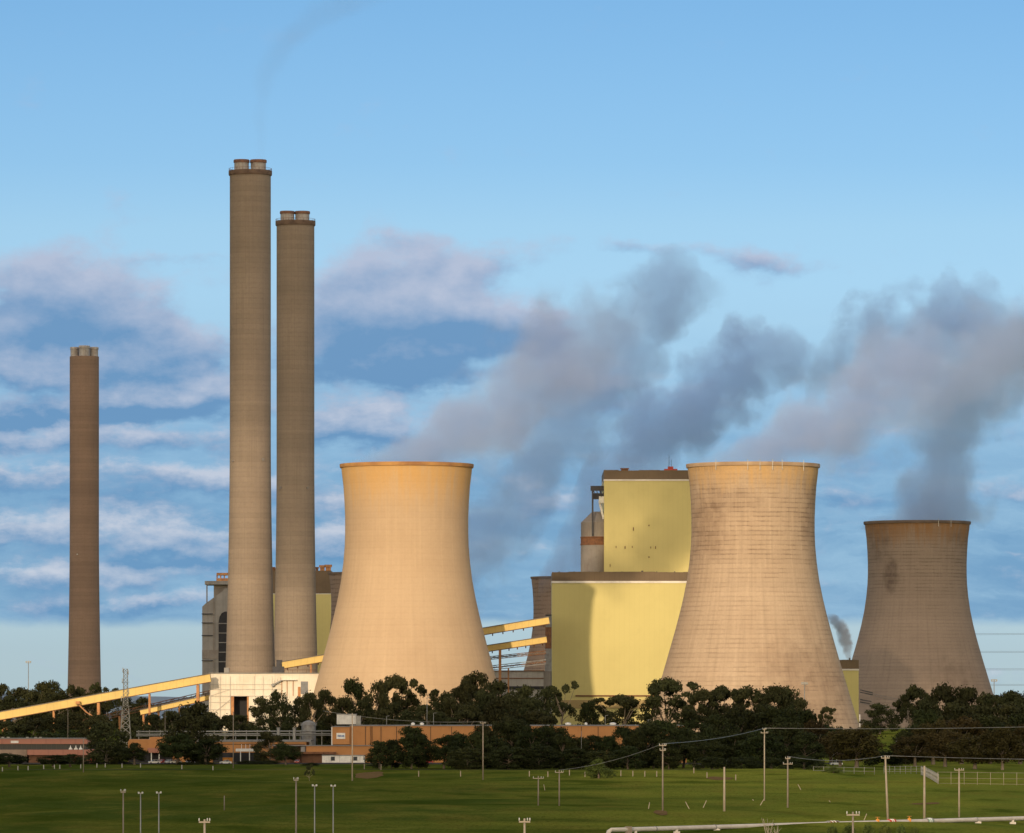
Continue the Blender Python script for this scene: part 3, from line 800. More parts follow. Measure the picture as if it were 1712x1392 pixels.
Yc = 2096.0
t = thing('site_cabin', 'white site cabin with two dark windows in front of the orange annex', 'cabin', (WX(574, Yc), Yc, -19))
MB().box(WX(538.5, Yc), WX(610, Yc), Yc, Yc + 3.2, -18.7, WZ(1263, Yc)).build('wall', M['white'], t)
MB().box(WX(538, Yc), WX(610.5, Yc), Yc - .25, Yc + 3.4, WZ(1263, Yc), WZ(1261.8, Yc)).build('roof', M['steel'], t)
for u in (556.5, 594):
    fr_ = MB().box(WX(u - 3.5, Yc), WX(u + 3.5, Yc), Yc - .08, Yc - .003, WZ(1271.5, Yc), WZ(1264.5, Yc)).build('window', M['steel'], t)
    MB().box(WX(u - 3, Yc), WX(u + 3, Yc), Yc - .12, Yc - .083, WZ(1271, Yc), WZ(1265, Yc)).build('pane', M['glass'], fr_)
MB().box(WX(539, Yc), WX(609.5, Yc), Yc + .1, Yc + 3.1, -19.2, -18.7).build('base', M['dark_steel'], t)
for u in (550, 568, 586, 602): MB().box(WX(u, Yc) - .04, WX(u, Yc) + .04, Yc - .03, Yc - .003, -18.6, WZ(1263.2, Yc)).build('panel_joint', M['steel'], t)

Yr = 2160.0
t = thing('roof_container', 'white container shaped plant room on top of the orange warehouse roof', 'container', (WX(584, Yr), Yr, WZ(1212, Yo)))
z0, z1 = WZ(1212, Yo), WZ(1194, Yr)
MB().box(WX(563, Yr), WX(595, Yr), Yr, Yr + 9, z0 + .3, z1).build('body', paint('container_white', (0.66, 0.65, 0.62), None, .5, .5, 0, .6, .25), t)
MB().box(WX(595.2, Yr), WX(603, Yr), Yr - .4, Yr + 6, z0, z1 - .5).build('end_unit', M['galv'], t)
MB().box(WX(562.6, Yr), WX(596, Yr), Yr - .2, Yr + 9.2, z1, z1 + .25).build('roof', M['roof'], t)
MB().box(WX(563.5, Yr), WX(594.5, Yr), Yr + .2, Yr + 8.6, z0, z0 + .3).build('base', M['dark_steel'], t)

Yl = 2140.0
t = thing('orange_workshop', 'lower orange workshop with a grey parapet between the pink offices and the annex', 'workshop', (WX(360, Yl), Yl, -19))
MB().box(WX(214, Yl), WX(288, Yl), Yl, Yl + 30, -19.3, WZ(1236, Yl)).build('wall', M['orange'], t)
MB().box(WX(250, Yl), WX(286, Yl), Yl + 1, Yl + 28, WZ(1236, Yl), WZ(1232, Yl)).build('raised_bay', M['orange'], t)
MB().box(WX(288.2, Yl), WX(512, Yl), Yl + .5, Yl + 30, -19.3, WZ(1240, Yl)).build('wall', M['orange'], t)
MB().box(WX(288.2, Yl), WX(520, Yl), Yl + .2, Yl + 30.3, WZ(1240, Yl) + .003, WZ(1237, Yl)).build('parapet', M['roof'], t)
MB().box(WX(288.4, Yl), WX(510, Yl), Yl + .3, Yl + .497, WZ(1244.6, Yl), WZ(1243.4, Yl)).build('string_course', M['joint'], t)
MB().box(WX(248, Yl), WX(290, Yl), Yl - 5, Yl - .003, WZ(1258, Yl), WZ(1250, Yl)).build('awning', M['pink'], t)
MB().box(WX(214.5, Yl), WX(288, Yl), Yl - .15, Yl - .003, -19.2, WZ(1258.3, Yl)).build('dark_bay', M['opening'], t)
MB().box(WX(356, Yl), WX(440, Yl), Yl + .3, Yl + .496, -19.2, WZ(1258, Yl)).build('dark_bay', M['opening'], t)
for u in (253, 266): q = MB(); q.beam(W(u, 1258, Yl - 4.5), (WX(u, Yl - 4.5), Yl - 4.5, -19.1), .3); q.build('post', M['white'], t)
Yp = 2126.0
t = thing('entrance_canopy', 'white flat entrance canopy on thin white posts before the orange workshop', 'canopy', (WX(412, Yp), Yp, -19))
MB().box(WX(394, Yp), WX(427, Yp), Yp, Yp + 9, WZ(1256, Yp), WZ(1251.5, Yp)).build('roof', M['white'], t)
for u in (402, 417):
    q = MB(); q.beam((WX(u, Yp), Yp + .6, -19.1), (WX(u, Yp), Yp + .6, WZ(1256, Yp)), .3); q.build('post', M['white'], t)
q = MB()
for u in (403, 410, 417): q.beam((WX(u, Yp), Yp + 4, WZ(1251.5, Yp)), (WX(u, Yp), Yp + 4, WZ(1244, Yp)), .14)
q.build('stay_rods', M['white'], t)

Yk = 2122.0
t = thing('pink_offices', 'long pink office block with a dark ribbon window between two pink bands', 'office', (WX(100, Yk), Yk, -19))
MB().box(WX(-60, Yk), WX(146, Yk), Yk, Yk + 20, WZ(1243.5, Yk), WZ(1235, Yk)).build('upper_band', M['pink'], t)
MB().box(WX(-60, Yk), WX(147, Yk), Yk - .2, Yk + 20.2, WZ(1235, Yk), WZ(1233.6, Yk)).build('coping', M['roof'], t)
MB().box(WX(-60, Yk), WX(144, Yk), Yk + .6, Yk + 19, WZ(1253, Yk) + .003, WZ(1243.5, Yk) - .003).build('ribbon_window', M['glass'], t)
MB().box(WX(46, Yk), WX(160, Yk), Yk - 1, Yk + 20, WZ(1262, Yk), WZ(1253, Yk)).build('lower_band', M['pink'], t)
MB().box(WX(-60, Yk), WX(45, Yk), Yk - .2, Yk + 20, WZ(1265, Yk), WZ(1253, Yk)).build('side_band', paint('pink_grey_panel', (0.30, 0.22, 0.17), None, .2), t)
MB().box(WX(48, Yk), WX(156, Yk), Yk + .5, Yk + 19, -19.3, WZ(1262, Yk) - .003).build('ground_floor', M['brick'], t)
MB().box(WX(-60, Yk), WX(44, Yk), Yk + 2, Yk + 19, -19.3, WZ(1265, Yk) - .003).build('undercroft', M['opening'], t)
sg = MB().box(WX(18, Yk), WX(31, Yk), Yk - .15, Yk - .003, WZ(1242, Yk), WZ(1238, Yk)).build('sign', M['white'], t)
q = MB()
for k in range(24): x = WX(-54 + 8.2 * k, Yk); q.box(x - .06, x + .06, Yk + .5, Yk + .597, WZ(1253, Yk) + .01, WZ(1243.5, Yk) - .01)
q.build('mullions', M['dark_steel'], t)
for u in (118, 127, 135):
    q = MB(); x = WX(u, Yk); q.lathe([(.75, 0), (.7, .35), (.25, .8), (.1, 1.5), (.02, 1.55)], (x, Yk - .3, WZ(1252.8, Yk)), 12); q.build('lamp', M['white'], t)
MB().box(WX(149, Yk), WX(160, Yk), Yk + .3, Yk + 15, -19.3, WZ(1262, Yk) - .004).build('red_door', M['red'], t)
for u in (3, 12, 44, 58, 66): q = MB(); x = WX(u, Yk); q.box(x - .5, x + .5, Yk + 4, Yk + 5, WZ(1233.6, Yk), WZ(1231.8, Yk)); q.build('roof_unit', M['galv'], t)

# pipe rack, stacks and drum behind the orange buildings
Yq = 2192.0
t = thing('pipe_rack', 'grey steel pipe rack running behind the orange workshop roof', 'pipe rack', (WX(450, Yq), Yq, -19))
q = MB()
for v in (1222, 1226.5): q.tube([W(228, v + 1, Yq), W(560, v, Yq)], .28, 8)
q.tube([W(228, 1230, Yq - 1), W(560, 1229, Yq - 1)], .2, 8); q.build('pipe', M['galv'], t)
for i in range(19):
    u = 232 + 18 * i; q = MB(); q.beam((WX(u, Yq), Yq, -19), W(u, 1220.5, Yq), .28); q.build('post', M['galv'], t)
for u, lab in ((465.5, 'pale grey cylindrical vent stack, the one nearer the white canopy'), (492, 'pale grey cylindrical vent stack, the one nearer the sign bay')):
    Ys = 2164.0; t = thing('vent_stack', lab, 'vent stack', (WX(u, Ys), Ys, WZ(1240, Yl)), 'vent stacks on the workshop roof')
    q = MB(); c = (WX(u, Ys), Ys, WZ(1238, Ys)); q.lathe([(.62, -.3), (.62, 4.6), (.7, 4.65), (.7, 5.0), (.5, 5.0)], c, 16); auto_smooth(q.build('pipe', M['galv'], t))
    q = MB(); q.lathe([(.85, -.4), (.85, .1), (.62, .25)], c, 16); q.build('collar', M['steel'], t)
Ys = 2200.0
t = thing('storage_drum', 'squat dark grey storage drum with a domed lid behind the annex roof', 'tank', (WX(516, Ys), Ys, -19))
q = MB(); r_ = 12 * Ys / F; c = (WX(516, Ys), Ys, -19); q.lathe([(r_, 0), (r_, WZ(1213, Ys) + 19), (r_ * 1.05, WZ(1213, Ys) + 19.1), (r_ * .8, WZ(1207, Ys) + 19), (r_ * .3, WZ(1204.5, Ys) + 19), (.05, WZ(1204, Ys) + 19)], c, 28)
auto_smooth(q.build('shell', M['steel'], t))
q = MB(); q.lathe([(r_ + .35, WZ(1213, Ys) + 20), (r_ + .45, WZ(1213, Ys) + 20), (r_ + .45, WZ(1213, Ys) + 20.15), (r_ + .35, WZ(1213, Ys) + 20.15)], c, 28, True)
for i in range(14): a = i * math.pi / 7; q.beam(Vector(c) + Vector((math.cos(a) * (r_ + .4), math.sin(a) * (r_ + .4), WZ(1213, Ys) + 19)), Vector(c) + Vector((math.cos(a) * (r_ + .4), math.sin(a) * (r_ + .4), WZ(1213, Ys) + 20.1)), .1)
q.build('railing', M['galv'], t)

# ------------------------------------------------------------------ masts
def light_mast(u, vt, Y, label, heads=4, pole_r=.2):
    x = WX(u, Y); g0 = G(x, Y); zt = WZ(vt, Y)
    t = thing('light_mast', label, 'light mast', (x, Y, g0), 'floodlight masts')
    q = MB(); q.tube([(x, Y, g0), (x, Y, zt)], [pole_r * 1.5, pole_r * .8], 8); q.build('pole', M['galv'], t)
    q = MB(); q.beam((x - 1.3, Y - .2, zt), (x + 1.3, Y - .2, zt), .22).beam((x - 1.2, Y + .4, zt + .9), (x + 1.2, Y + .4, zt + .9), .18).beam((x, Y, zt - .4), (x, Y + .2, zt + 1.1), .25)
    q.build('headframe', M['steel'], t)
    for i in range(heads):
        q = MB(); xx = x - 1.1 + 2.2 * i / max(1, heads - 1); q.box(xx - .34, xx + .34, Y - .7, Y - .25, zt + .2, zt + .85); q.build('floodlight', M['galv'], t)
    return t


light_mast(47.5, 1108, 2900, 'thin floodlight mast above the trees left of the lone chimney', 3)
light_mast(1345, 1144, 2380, 'floodlight mast in the dark trees before the ring stained tower', 4)
light_mast(1662, 1139, 2560, 'floodlight mast beside the foot of the dim brown tower', 3)

Yt = 2215.0
x = WX(210, Yt); g0 = G(x, Yt)
t = thing('lattice_tower', 'grey steel lattice tower with a slim top mast in front of the long conveyor', 'lattice tower', (x, Yt, g0))
q = MB()


def lattice(q, x, Y, z0, z1, w0, w1, n, s):
    for i in range(n):
        a, b_ = i / n, (i + 1) / n
        za, zb = z0 + (z1 - z0) * a, z0 + (z1 - z0) * b_
        wa, wb = (w0 + (w1 - w0) * a) / 2, (w0 + (w1 - w0) * b_) / 2
        ca = [(-1, -1), (1, -1), (1, 1), (-1, 1)]
        for k in range(4):
            (i0, j0), (i1, j1) = ca[k], ca[(k + 1) % 4]
            q.beam((x + i0 * wa, Y + j0 * wa, za), (x + i0 * wb, Y + j0 * wb, zb), s * 1.5)
            q.beam((x + i0 * wa, Y + j0 * wa, za), (x + i1 * wb, Y + j1 * wb, zb), s)
            q.beam((x + i1 * wa, Y + j1 * wa, za), (x + i0 * wb, Y + j0 * wb, zb), s)
            q.beam((x + i0 * wb, Y + j0 * wb, zb), (x + i1 * wb, Y + j1 * wb, zb), s)


lattice(q, x, Yt, g0, WZ(1180, Yt), 5.0, 2.4, 8, .13); q.build('lower_frame', M['galv'], t)
q = MB(); lattice(q, x, Yt, WZ(1180, Yt), WZ(1118, Yt), 1.9, 1.5, 10, .11); q.build('top_mast', M['galv'], t)
q = MB(); zz = WZ(1180, Yt); q.box(x - 2.3, x + 2.3, Yt - 2.3, Yt + 2.3, zz - .15, zz)
for zz2 in (WZ(1140, Yt), WZ(1164, Yt)): q.box(x - 1.5, x + 1.5, Yt - 1.2, Yt + 1.2, zz2 - .1, zz2)
q.build('platform', M['steel'], t)
q = MB()
for dx, dv in ((-1.0, 1124), (1.1, 1128), (-1.2, 1142), (1.3, 1160), (-1.6, 1172)): q.tube([(x + dx, Yt - 1, WZ(dv, Yt)), (x + dx, Yt - 1, WZ(dv, Yt) + 1.9)], .16, 6)
q.build('antenna', M['insul'], t)


# ------------------------------------------------------------------ poles in the field
POLES = {}


def pole(u, vt, vb, label, arms=(3,), mtl='timber', r=.15, ut=None, Y=None, group='power poles in the field', name='power_pole', head=None):
    if Y is None:
        Y = 19 * F / (vb - V0)
        for _ in range(6): Y = -G(WX(u, Y), Y) * F / (vb - V0)
    x = WX(u, Y); g0 = G(x, Y); zt = WZ(vt, Y); xt = WX(ut if ut else u, Y)
    t = thing(name, label, 'pole' if not head else 'street light', (x, Y, g0 - .2), group)
    MB().tube([(x, Y, g0 - .3), (xt, Y, zt)], [r * .8, r * .55], 9).build('shaft', M[mtl], t)
    for (dv, half) in arms:
        z = WZ(vt + dv, Y); L = half * Y / F
        a = MB().beam((xt - L, Y - .22, z), (xt + L, Y - .22, z), .11, .13).build('crossarm', M['timber_pale'], t)
        for s in (-1, .55, 1):
            q = MB(); q.lathe([(.03, 0), (.07, .04), (.04, .1), (.07, .14), (.02, .24)], (xt + s * L * .93, Y - .22, z + .1), 8); q.build('insulator', M['insul'], a)
    if head:
        q = MB(); L = head * Y / F
        q.beam((xt - L, Y, zt), (xt + L, Y, zt), .12); q.build('arm', M['galv'], t)
        for s in (-1, 1):
            MB().box(xt + s * L * .45, xt + s * L * 1.05, Y - .16, Y + .16, zt - .02, zt + .16).build('luminaire', M['insul'], t)
    POLES[label] = (Vector((xt, Y, zt)), [(WZ(vt + dv, Y), half * Y / F) for dv, half in arms])
    return t


pole(1484.5, 1263, 1370, 'leaning timber power pole standing behind the orange valves of the pipeline', [(4, 7)], 'timber_pale', .26, 1480)
pole(1545.5, 1280, 1369, 'stout bare pale pole by the pipeline with no crossarm', [], 'timber_pale', .30)
pole(1603.5, 1284, 1366, 'pale power pole in front of the wire fence on the right', [(3, 8)], 'timber_pale', .22)
pole(1108, 1243, 1355, 'dark timber power pole with two crossarms in the middle of the field', [(3, 6), (11, 5)], 'timber', .20)
pole(1211, 1282, 1356, 'short pale timber pole without crossarms in the sunlit grass', [], 'timber_pale', .28)
pole(1278, 1217, 1319, 'tall pale power pole before the dark trees with two crossarms', [(2, 3), (8, 6)], 'timber_pale', .22)
pole(1317, 1264, 1350, 'grey power pole with two spread crossarms right of the tall pale pole', [(4, 4), (13, 8)], 'timber', .22)
pole(900, 1297, 1381, 'grey power pole with a single crossarm, left one of the close pair in the field', [(4, 9)], 'timber', .17)
pole(935, 1287, 1381, 'grey power pole with a single crossarm, right one of the close pair in the field', [(4, 7)], 'timber', .17)
pole(495, 1300, 0, 'tall thin grey pole with a tiny crossarm left of the two street lights', [(4, 4)], 'timber', .15, Y=640)
for i, (u, v, lab) in enumerate(((526, 1313.5, 'street light right of the tall thin grey pole, the one nearer to it'), (557, 1314, 'street light furthest right of the tall thin grey pole'),
                      (235, 1326, 'street light in the left pair, the one nearer the tiny crossarm pole'), (265.5, 1325.5, 'street light in the left pair, standing right of its twin'))):
    pole(u, v, 0, lab, [], 'galv', .10, Y=620, group='double headed street lights', name='street_light', head=4.2)
pole(206, 1321, 0, 'thin grey pole with a tiny crossarm beside the left pair of street lights', [(3, 4)], 'timber', .12, Y=620)
pole(342, 1369.5, 0, 'short pole top with a wide crossarm at the bottom edge, left of centre', [(4.5, 9.5)], 'timber_pale', .16, Y=480)
pole(877, 1368, 0, 'short pole top with a wide crossarm at the bottom edge, below the close pair', [(5.5, 9.5)], 'timber_pale', .16, Y=480)
pole(1426, 1357, 0, 'grey pole top with a wide crossarm rising in front of the pipeline', [(5, 11)], 'timber', .16, Y=520)
pole(807.5, 1206, 1309, 'grey power pole before the dark trees right of the site cabin', [(2.5, 5)], 'timber', .24)
pole(589, 1192, 1298, 'pale concrete pole in front of the white site cabin', [], 'timber_pale', .28)
pole(390, 1190, 1284, 'grey concrete pole beside the white car on the left', [], 'timber', .24)
pole(139.5, 1234, 1290, 'short grey pole in front of the pink offices', [], 'timber', .22)
pole(113.5, 1186, 0, 'thin grey pole rising behind the pink offices', [], 'timber', .17, Y=2240)
pole(1518, 1187, 1248, 'grey pole in front of the dark trees at the right', [], 'timber', .20, Y=2300)
pole(276, 1190, 0, 'thin grey pole between the trees behind the orange workshop', [], 'timber', .17, Y=2236)
pole(375, 1330, 1353, 'short dark stump pole in the shaded grass on the left', [], 'timber', .14)
pole(1437.5, 1194, 0, 'white post at the foot of the small yellow block', [], 'white', .3, Y=2440)
pole(972, 1222, 0, 'thin pole among the dark trees before the warehouse', [], 'galv', .1, Y=1900)


def wire(label, pts, sag, r=.03, n=22, offs=((0, 0),)):
    a = pts[0]
    t = thing('power_line', label, 'power line', a, 'overhead wires')
    for (dx, dz) in offs:
        path = []
        for p0, p1 in zip(pts, pts[1:]):
            for i in range(n + 1):
                k = i / n; p = Vector(p0).lerp(Vector(p1), k); p.z -= sag * 4 * k * (1 - k)
                path.append(p + Vector((dx, 0, dz)))
        MB().tube(path, r, 4).build('conductor', M['wire'], t)
    return t


P = lambda key: next(v for k, v in POLES.items() if key in k)[0]
e = Vector((0, -.2, 0))
wire('thin wire strung from the leaning pole to the right edge over the fence', [P('leaning timber') + e, W(2400, 1262, 1050)], .9, .045)
wire('thin wire strung between the leaning pole and the spread crossarm pole', [P('spread crossarms') + e, P('leaning timber') + e], .8, .04)
wire('thin wire strung between the two crossarm pole and the tall pale pole', [P('middle of the field') + e, P('tall pale') + e], .6, .045)
wire('thin wire from the tall pale pole to the right edge before the dark trees', [P('tall pale') + e, W(2400, 1176, 1500)], 2.2, .06)
wire('thin wire between the close pair pole and the two crossarm pole', [P('right one of the close') + e, P('middle of the field') + e], .7, .035)
wire('thin wire running left from the pole before the trees over the warehouse', [W(540, 1188, 1580), P('right of the site cabin') + e], 1.2, .05)
for k, (v0, v1) in enumerate(((1062, 1052), (1091, 1085), (1120, 1115), (1146, 1141))):
    wire('faint transmission wire in the pale sky right of the dim tower, %s of four' % ('topmost', 'second highest', 'third highest', 'lowest')[k],
         [W(1500, v0 - 2, 3400), W(2400, v1 - 24, 3400)], 4.0, .065, 30, ((0, 0), (1, .7)))
wire('dark bundle of wires passing in front of the foot of the dim tower', [W(1437, 1153, 2850), W(1560, 1176, 2850)], 1.0, .10, 16, ((0, 0), (0, -1.0), (0, -5.0), (0, -6.2)))
for k, (u0, v0, u1, v1) in enumerate(((1438, 1153, 1459, 1158), (1438, 1157, 1459, 1161), (1438, 1169, 1457, 1172.5), (1438, 1173, 1455, 1176.5))):
    MB().beam(W(u0, v0, 2848), W(u1, v1, 2848), .45).build('insulator_string', M['dark_steel'], bpy.data.objects['power_line.010'])

# guy wire guards: short pale sticks leaning over the ground
for k, (u0, v0, u1, v1) in enumerate(((943, 1365, 950, 1376), (976, 1366, 983, 1379), (1086, 1341, 1084, 1352), (1146, 1340, 1153, 1352), (1181, 1338, 1175, 1350), (1258, 1336, 1267, 1345),
                                     (1277, 1336, 1270, 1346), (1334, 1311, 1339, 1319), (1386, 1338, 1393, 1345), (1449, 1360, 1444, 1371), (943, 1304, 945, 1311), (909, 1311, 911, 1320))):
    Y = 19 * F / (v1 - V0)
    for _ in range(6): Y = -G(WX(u1, Y), Y) * F / (v1 - V0)
    o = MB().beam((WX(u0, Y), Y, WZ(v0, Y)), (WX(u1, Y), Y, WZ(v1, Y) - .15), .11).build('guy_guard', M['timber_pale'])
    o.data.transform(Matrix.Translation(-Vector((WX(u1, Y), Y, WZ(v1, Y))))); o.location = (WX(u1, Y), Y, WZ(v1, Y))
    tag(o, 'short pale guy wire guard stick leaning in the green field', 'guy guard', 'leaning guy wire guards')


# ------------------------------------------------------------------ posts, fences
def simple_post(u, vb, hpx, mtl, name, label, cat, group, w=.22, Y=None):
    if Y is None:
        Y = 19 * F / (vb - V0)
        for _ in range(5): Y = -G(WX(u, Y), Y) * F / (vb - V0)
    x = WX(u, Y); g0 = G(x, Y); h = hpx * Y / F
    q = MB(); q.beam((0, 0, -.2), (0, 0, h), w).add([(-w / 2, -w / 2, h), (w / 2, -w / 2, h), (w / 2, w / 2, h), (-w / 2, w / 2, h), (0, 0, h + w * .6)], [(0, 1, 4), (1, 2, 4), (2, 3, 4), (3, 0, 4)])
    o = q.build(name, M[mtl]); o.location = (x, Y, g0)
    return tag(o, label, cat, group)


random.seed(4)
for u in (4, 30, 47, 73, 91, 100, 135, 162, 176, 204, 235, 304, 356):
    simple_post(u, 1296 - u * .014 + random.uniform(-1, 1), 6.5, 'galv', 'guide_post', 'white guide post on the grass verge along the left road', 'guide post', 'white guide posts', .3)
for u in (609, 637, 700, 770, 885, 916, 952, 978, 1038, 1058, 1078, 1098, 1160, 1182, 1230):
    simple_post(u, 1297 + random.uniform(-1.5, 1.5), 9, 'timber', 'fence_post', 'grey timber post at the grass edge below the dark trees', 'post', 'timber posts below the trees', .25)


def fence(label, us, Ys, hpx, mtl, rails=(.95,), r=.06, mesh=False):
    pts = [Vector((WX(u, Y), Y, G(WX(u, Y), Y))) for u, Y in zip(us, Ys)]
    h = hpx * pts[0].y / F
    t = thing('fence', label, 'fence', pts[0], 'field fences')
    for p in pts: MB().tube([p - Vector((0, 0, .2)), p + Vector((0, 0, h))], r, 6).build('post', M[mtl], t)
    for k in rails:
        MB().tube([p + Vector((0, 0, h * k)) for p in pts], r * .55, 5).build('rail', M[mtl], t)
    if mesh:
        q = MB()
        for a, b_ in zip(pts, pts[1:]):
            n = max(3, int((b_ - a).length / 1.6))
            for i in range(n):
                p0 = a.lerp(b_, i / n); p1 = a.lerp(b_, (i + 1) / n)
                q.beam(p0 + Vector((0, 0, .1)), p1 + Vector((0, 0, h * .95)), .025).beam(p0 + Vector((0, 0, h * .95)), p1 + Vector((0, 0, .1)), .025)
        q.build('wire_mesh', M['galv'], t)
    return t


us = list(range(1568, 1725, 22))
fence('tall wire fence with pale posts crossing the sunlit grass at the right', us, [1485 - .12 * (u - 1568) for u in us], 21, 'timber_pale', (.97, .5, .08), .06)
us = [1540, 1548, 1557, 1569]
fence('leaning pale mesh gate panels dropping down the slope left of the wire fence', us, [1690, 1630, 1570, 1490], 15, 'galv', (.97, .66, .33, .05), .1, True)
us = [1478 + 9 * i for i in range(8)]
fence('low pale stockyard fence at the foot of the dark wood', us, [1740] * 8, 13, 'galv', (.95, .6, .3), .07)
us = [1360 + 17 * i for i in range(7)]
fence('dark wire fence under the trees near the small white truck', us, [1715] * 7, 12, 'steel', (.9, .4), .07)

# ------------------------------------------------------------------ pipeline across the bottom right
A_ = Vector((WX(1022, 872), 872, 0)); B_ = Vector((WX(1760, 972), 972, 0))


def pl(k):
    p = A_.lerp(B_, k); p.z = WZ(1387.5, 872) + (WZ(1366.5, 972) - WZ(1387.5, 872)) * k
    return p


t = thing('pipeline', 'long pale grey pipeline on low supports crossing the grass at the bottom right', 'pipeline', pl(0))
a = pl(0)
MB().tube([a + Vector((-.55, 0, -1.6)), a + Vector((-.55, 0, -.8)), a + Vector((-.4, 0, -.25)), a + Vector((0, .05, 0))] + [pl(i / 30) for i in range(1, 52)], .36, 14).build('pipe', M['pipe'], t)
for k in [.05 + .085 * i for i in range(12)]:
    p = pl(k); g0 = G(p.x, p.y)
    q = MB(); q.box(p.x - .5, p.x + .5, p.y - .6, p.y + .6, g0 - .5, min(p.z - .3, g0 + .35)).box(p.x - .2, p.x + .2, p.y - .45, p.y + .45, min(p.z - .3, g0 + .35) - .01, p.z - .2)
    q.build('support', M['pipe'], t)
for k in (.09, .215, .34, .46, .81, .93):
    p = pl(k); d = (B_ - A_).normalized()
    MB().tube([p - d * .1, p + d * .1], .43, 14).build('joint_ring', M['steel'], t)
p = pl(.035); MB().box(p.x - .55, p.x + .55, p.y - .7, p.y + .7, G(p.x, p.y) - .3, p.z + .48).build('anchor_block', M['timber'], t)


def on_pipe(u):
    k = .5
    for _ in range(30):
        p = pl(k); k += (u - (p.x * F / p.y + U0)) / 740
    return pl(k)


for u, lab, mm in ((1467, 'orange valve wheel on the pipeline beside the leaning pole base', 'orange_paint'), (1520, 'orange valve wheel on the pipeline nearer the stout bare pole', 'orange_paint')):
    p = on_pipe(u); t = thing('pipe_valve', lab, 'valve', p, 'valves on the pipeline')
    MB().box(p.x - .28, p.x + .28, p.y - .5, p.y - .1, p.z - .75, p.z + .55).build('body', M[mm], t)
    q = MB(); q.tube([(p.x, p.y - .3, p.z + .5), (p.x, p.y - .3, p.z + .85)], .07, 8).lathe([(.36, .85), (.42, .88), (.36, .91)], (p.x, p.y - .3, p.z), 14, True); q.build('handwheel', M[mm], t)
for u, lab, mm, w in ((1490, 'red striped coupling on the pipeline right of the leaning pole base', 'red', .75), (1553, 'teal coupling box on the pipeline beside the stout bare pole', 'teal', .8),
                      (1392, 'rust red coupling sleeve on the pipeline before the grey pole top', 'rust', 1.3)):
    p = on_pipe(u); d = (B_ - A_).normalized(); t = thing('pipe_coupling', lab, 'coupling', p, 'couplings on the pipeline')
    MB().tube([p - d * w, p + d * w], .46, 14).build('sleeve', M[mm], t)
    for s in (-1, -.33, .33, 1):
        MB().tube([p + d * (w * s - .07), p + d * (w * s + .07)], .53, 14).build('flange', M['red' if mm == 'red' else 'steel'] if s in (-1, 1) else M['white'], t)


# ------------------------------------------------------------------ vehicles
def car(u, Y, label, body, rz=0.0, z=None, van=False):
    x = WX(u, Y); g0 = G(x, Y) + .05 if z is None else z
    t = thing('parked_car' if not van else 'parked_van', label, 'car' if not van else 'van', (0, 0, 0), 'parked vehicles')
    L = 2.2; hw = .88
    roof = 1.45 if not van else 2.0
    q = MB()
    side = [(-L, .35), (-L, .82), (-L + .15, .92), (-L + 1.15, 1.0), (L - .5, .98), (L - .05, .9), (L, .4), (L - .1, .28), (-L + .1, .28)]
    n = len(side)
    q.add([(a, -hw, b_) for a, b_ in side] + [(a, hw, b_) for a, b_ in side],
          [tuple(range(n)), tuple(range(2 * n - 1, n - 1, -1))] + [(i, (i + 1) % n, (i + 1) % n + n, i + n) for i in range(n)])
    q.build('body', body, t)
    q = MB(); cab = [(-L + 1.05, .985), (-L + 1.75, roof), (L - 1.0 if not van else L - .3, roof), (L - .35 if not van else L - .15, .975)]; n = 4; hw2 = .76
    q.add([(a, -hw2, b_) for a, b_ in cab] + [(a, hw2, b_) for a, b_ in cab], [(0, 1, 2, 3), (7, 6, 5, 4)] + [(i, (i + 1) % n, (i + 1) % n + n, i + n) for i in range(n)])
    q.build('windows', M['glass'], t)
    q = MB(); q.box(-L + 1.7, (L - 1.0) if not van else L - .3, -.78, .78, roof - .02, roof + .06)
    for a in (-L + 1.6, -.05, L - 1.05): q.beam((a + (.0 if a > -1 else -.45), -.79, .99), (a + .08, -.78, roof), .09).beam((a + (.0 if a > -1 else -.45), .79, .99), (a + .08, .78, roof), .09)
    q.build('roof', body, t)
    for a in (-1.35, 1.35):
        for s in (-1, 1):
            w = MB().tube([(a, s * .72, .33), (a, s * .92, .33)], .33, 14).build('wheel', M['rubber'], t)
            MB().tube([(a, s * .915, .33), (a, s * .94, .33)], .19, 10).build('rim', M['galv'], w)
    for s in (-.6, .6):
        MB().box(-L - .03, -L + .05, s - .18, s + .18, .62, .78).build('headlight', M['insul'], t)
        MB().box(L - .05, L + .03, s - .18, s + .18, .62, .8).build('tail_light', M['red'], t)
    t.location = (x, Y, g0); t.rotation_euler = (0, 0, rz)
    return t


def carpaint(name, c):
    m, nb, b = mat(name, .3, 0, .5); b.inputs['Base Color'].default_value = (*c, 1); b.inputs['Coat Weight'].default_value = .6
    return m


cw = carpaint('white_car_paint', (.75, .75, .73)); cs = carpaint('silver_car_paint', (.42, .43, .45)); cr = carpaint('red_car_paint', (.35, .03, .025)); cb = carpaint('blue_car_paint', (.05, .10, .25))
car(377, 2068, 'white car parked in the open beside the grey concrete pole', cw, .1)
car(258, 2080, 'white car parked nearest the round bush on the left', cw, .2)
car(270, 2096, 'red car parked behind the white one by the round bush', cr, 1.3)
car(283, 2082, 'silver car parked between the red car and the big tree', cs, 1.2)
car(294, 2076, 'white car parked against the left side of the big tree', cw, .1)
car(321, 2090, 'silver car half hidden under the big tree on the left', cs, .3)
car(497, 2090, 'red car parked at the foot of the round dark tree by the annex', cr, 1.5)
car(714, 2090, 'red car half hidden behind the trees right of the site cabin', cr, .1)
car(1398, 2010, 'white van parked under the dark trees at the right of the field', cw, .15, None, True)
car(1000, 1990, 'blue car glimpsed through the dark trees behind the field', cb, .1)

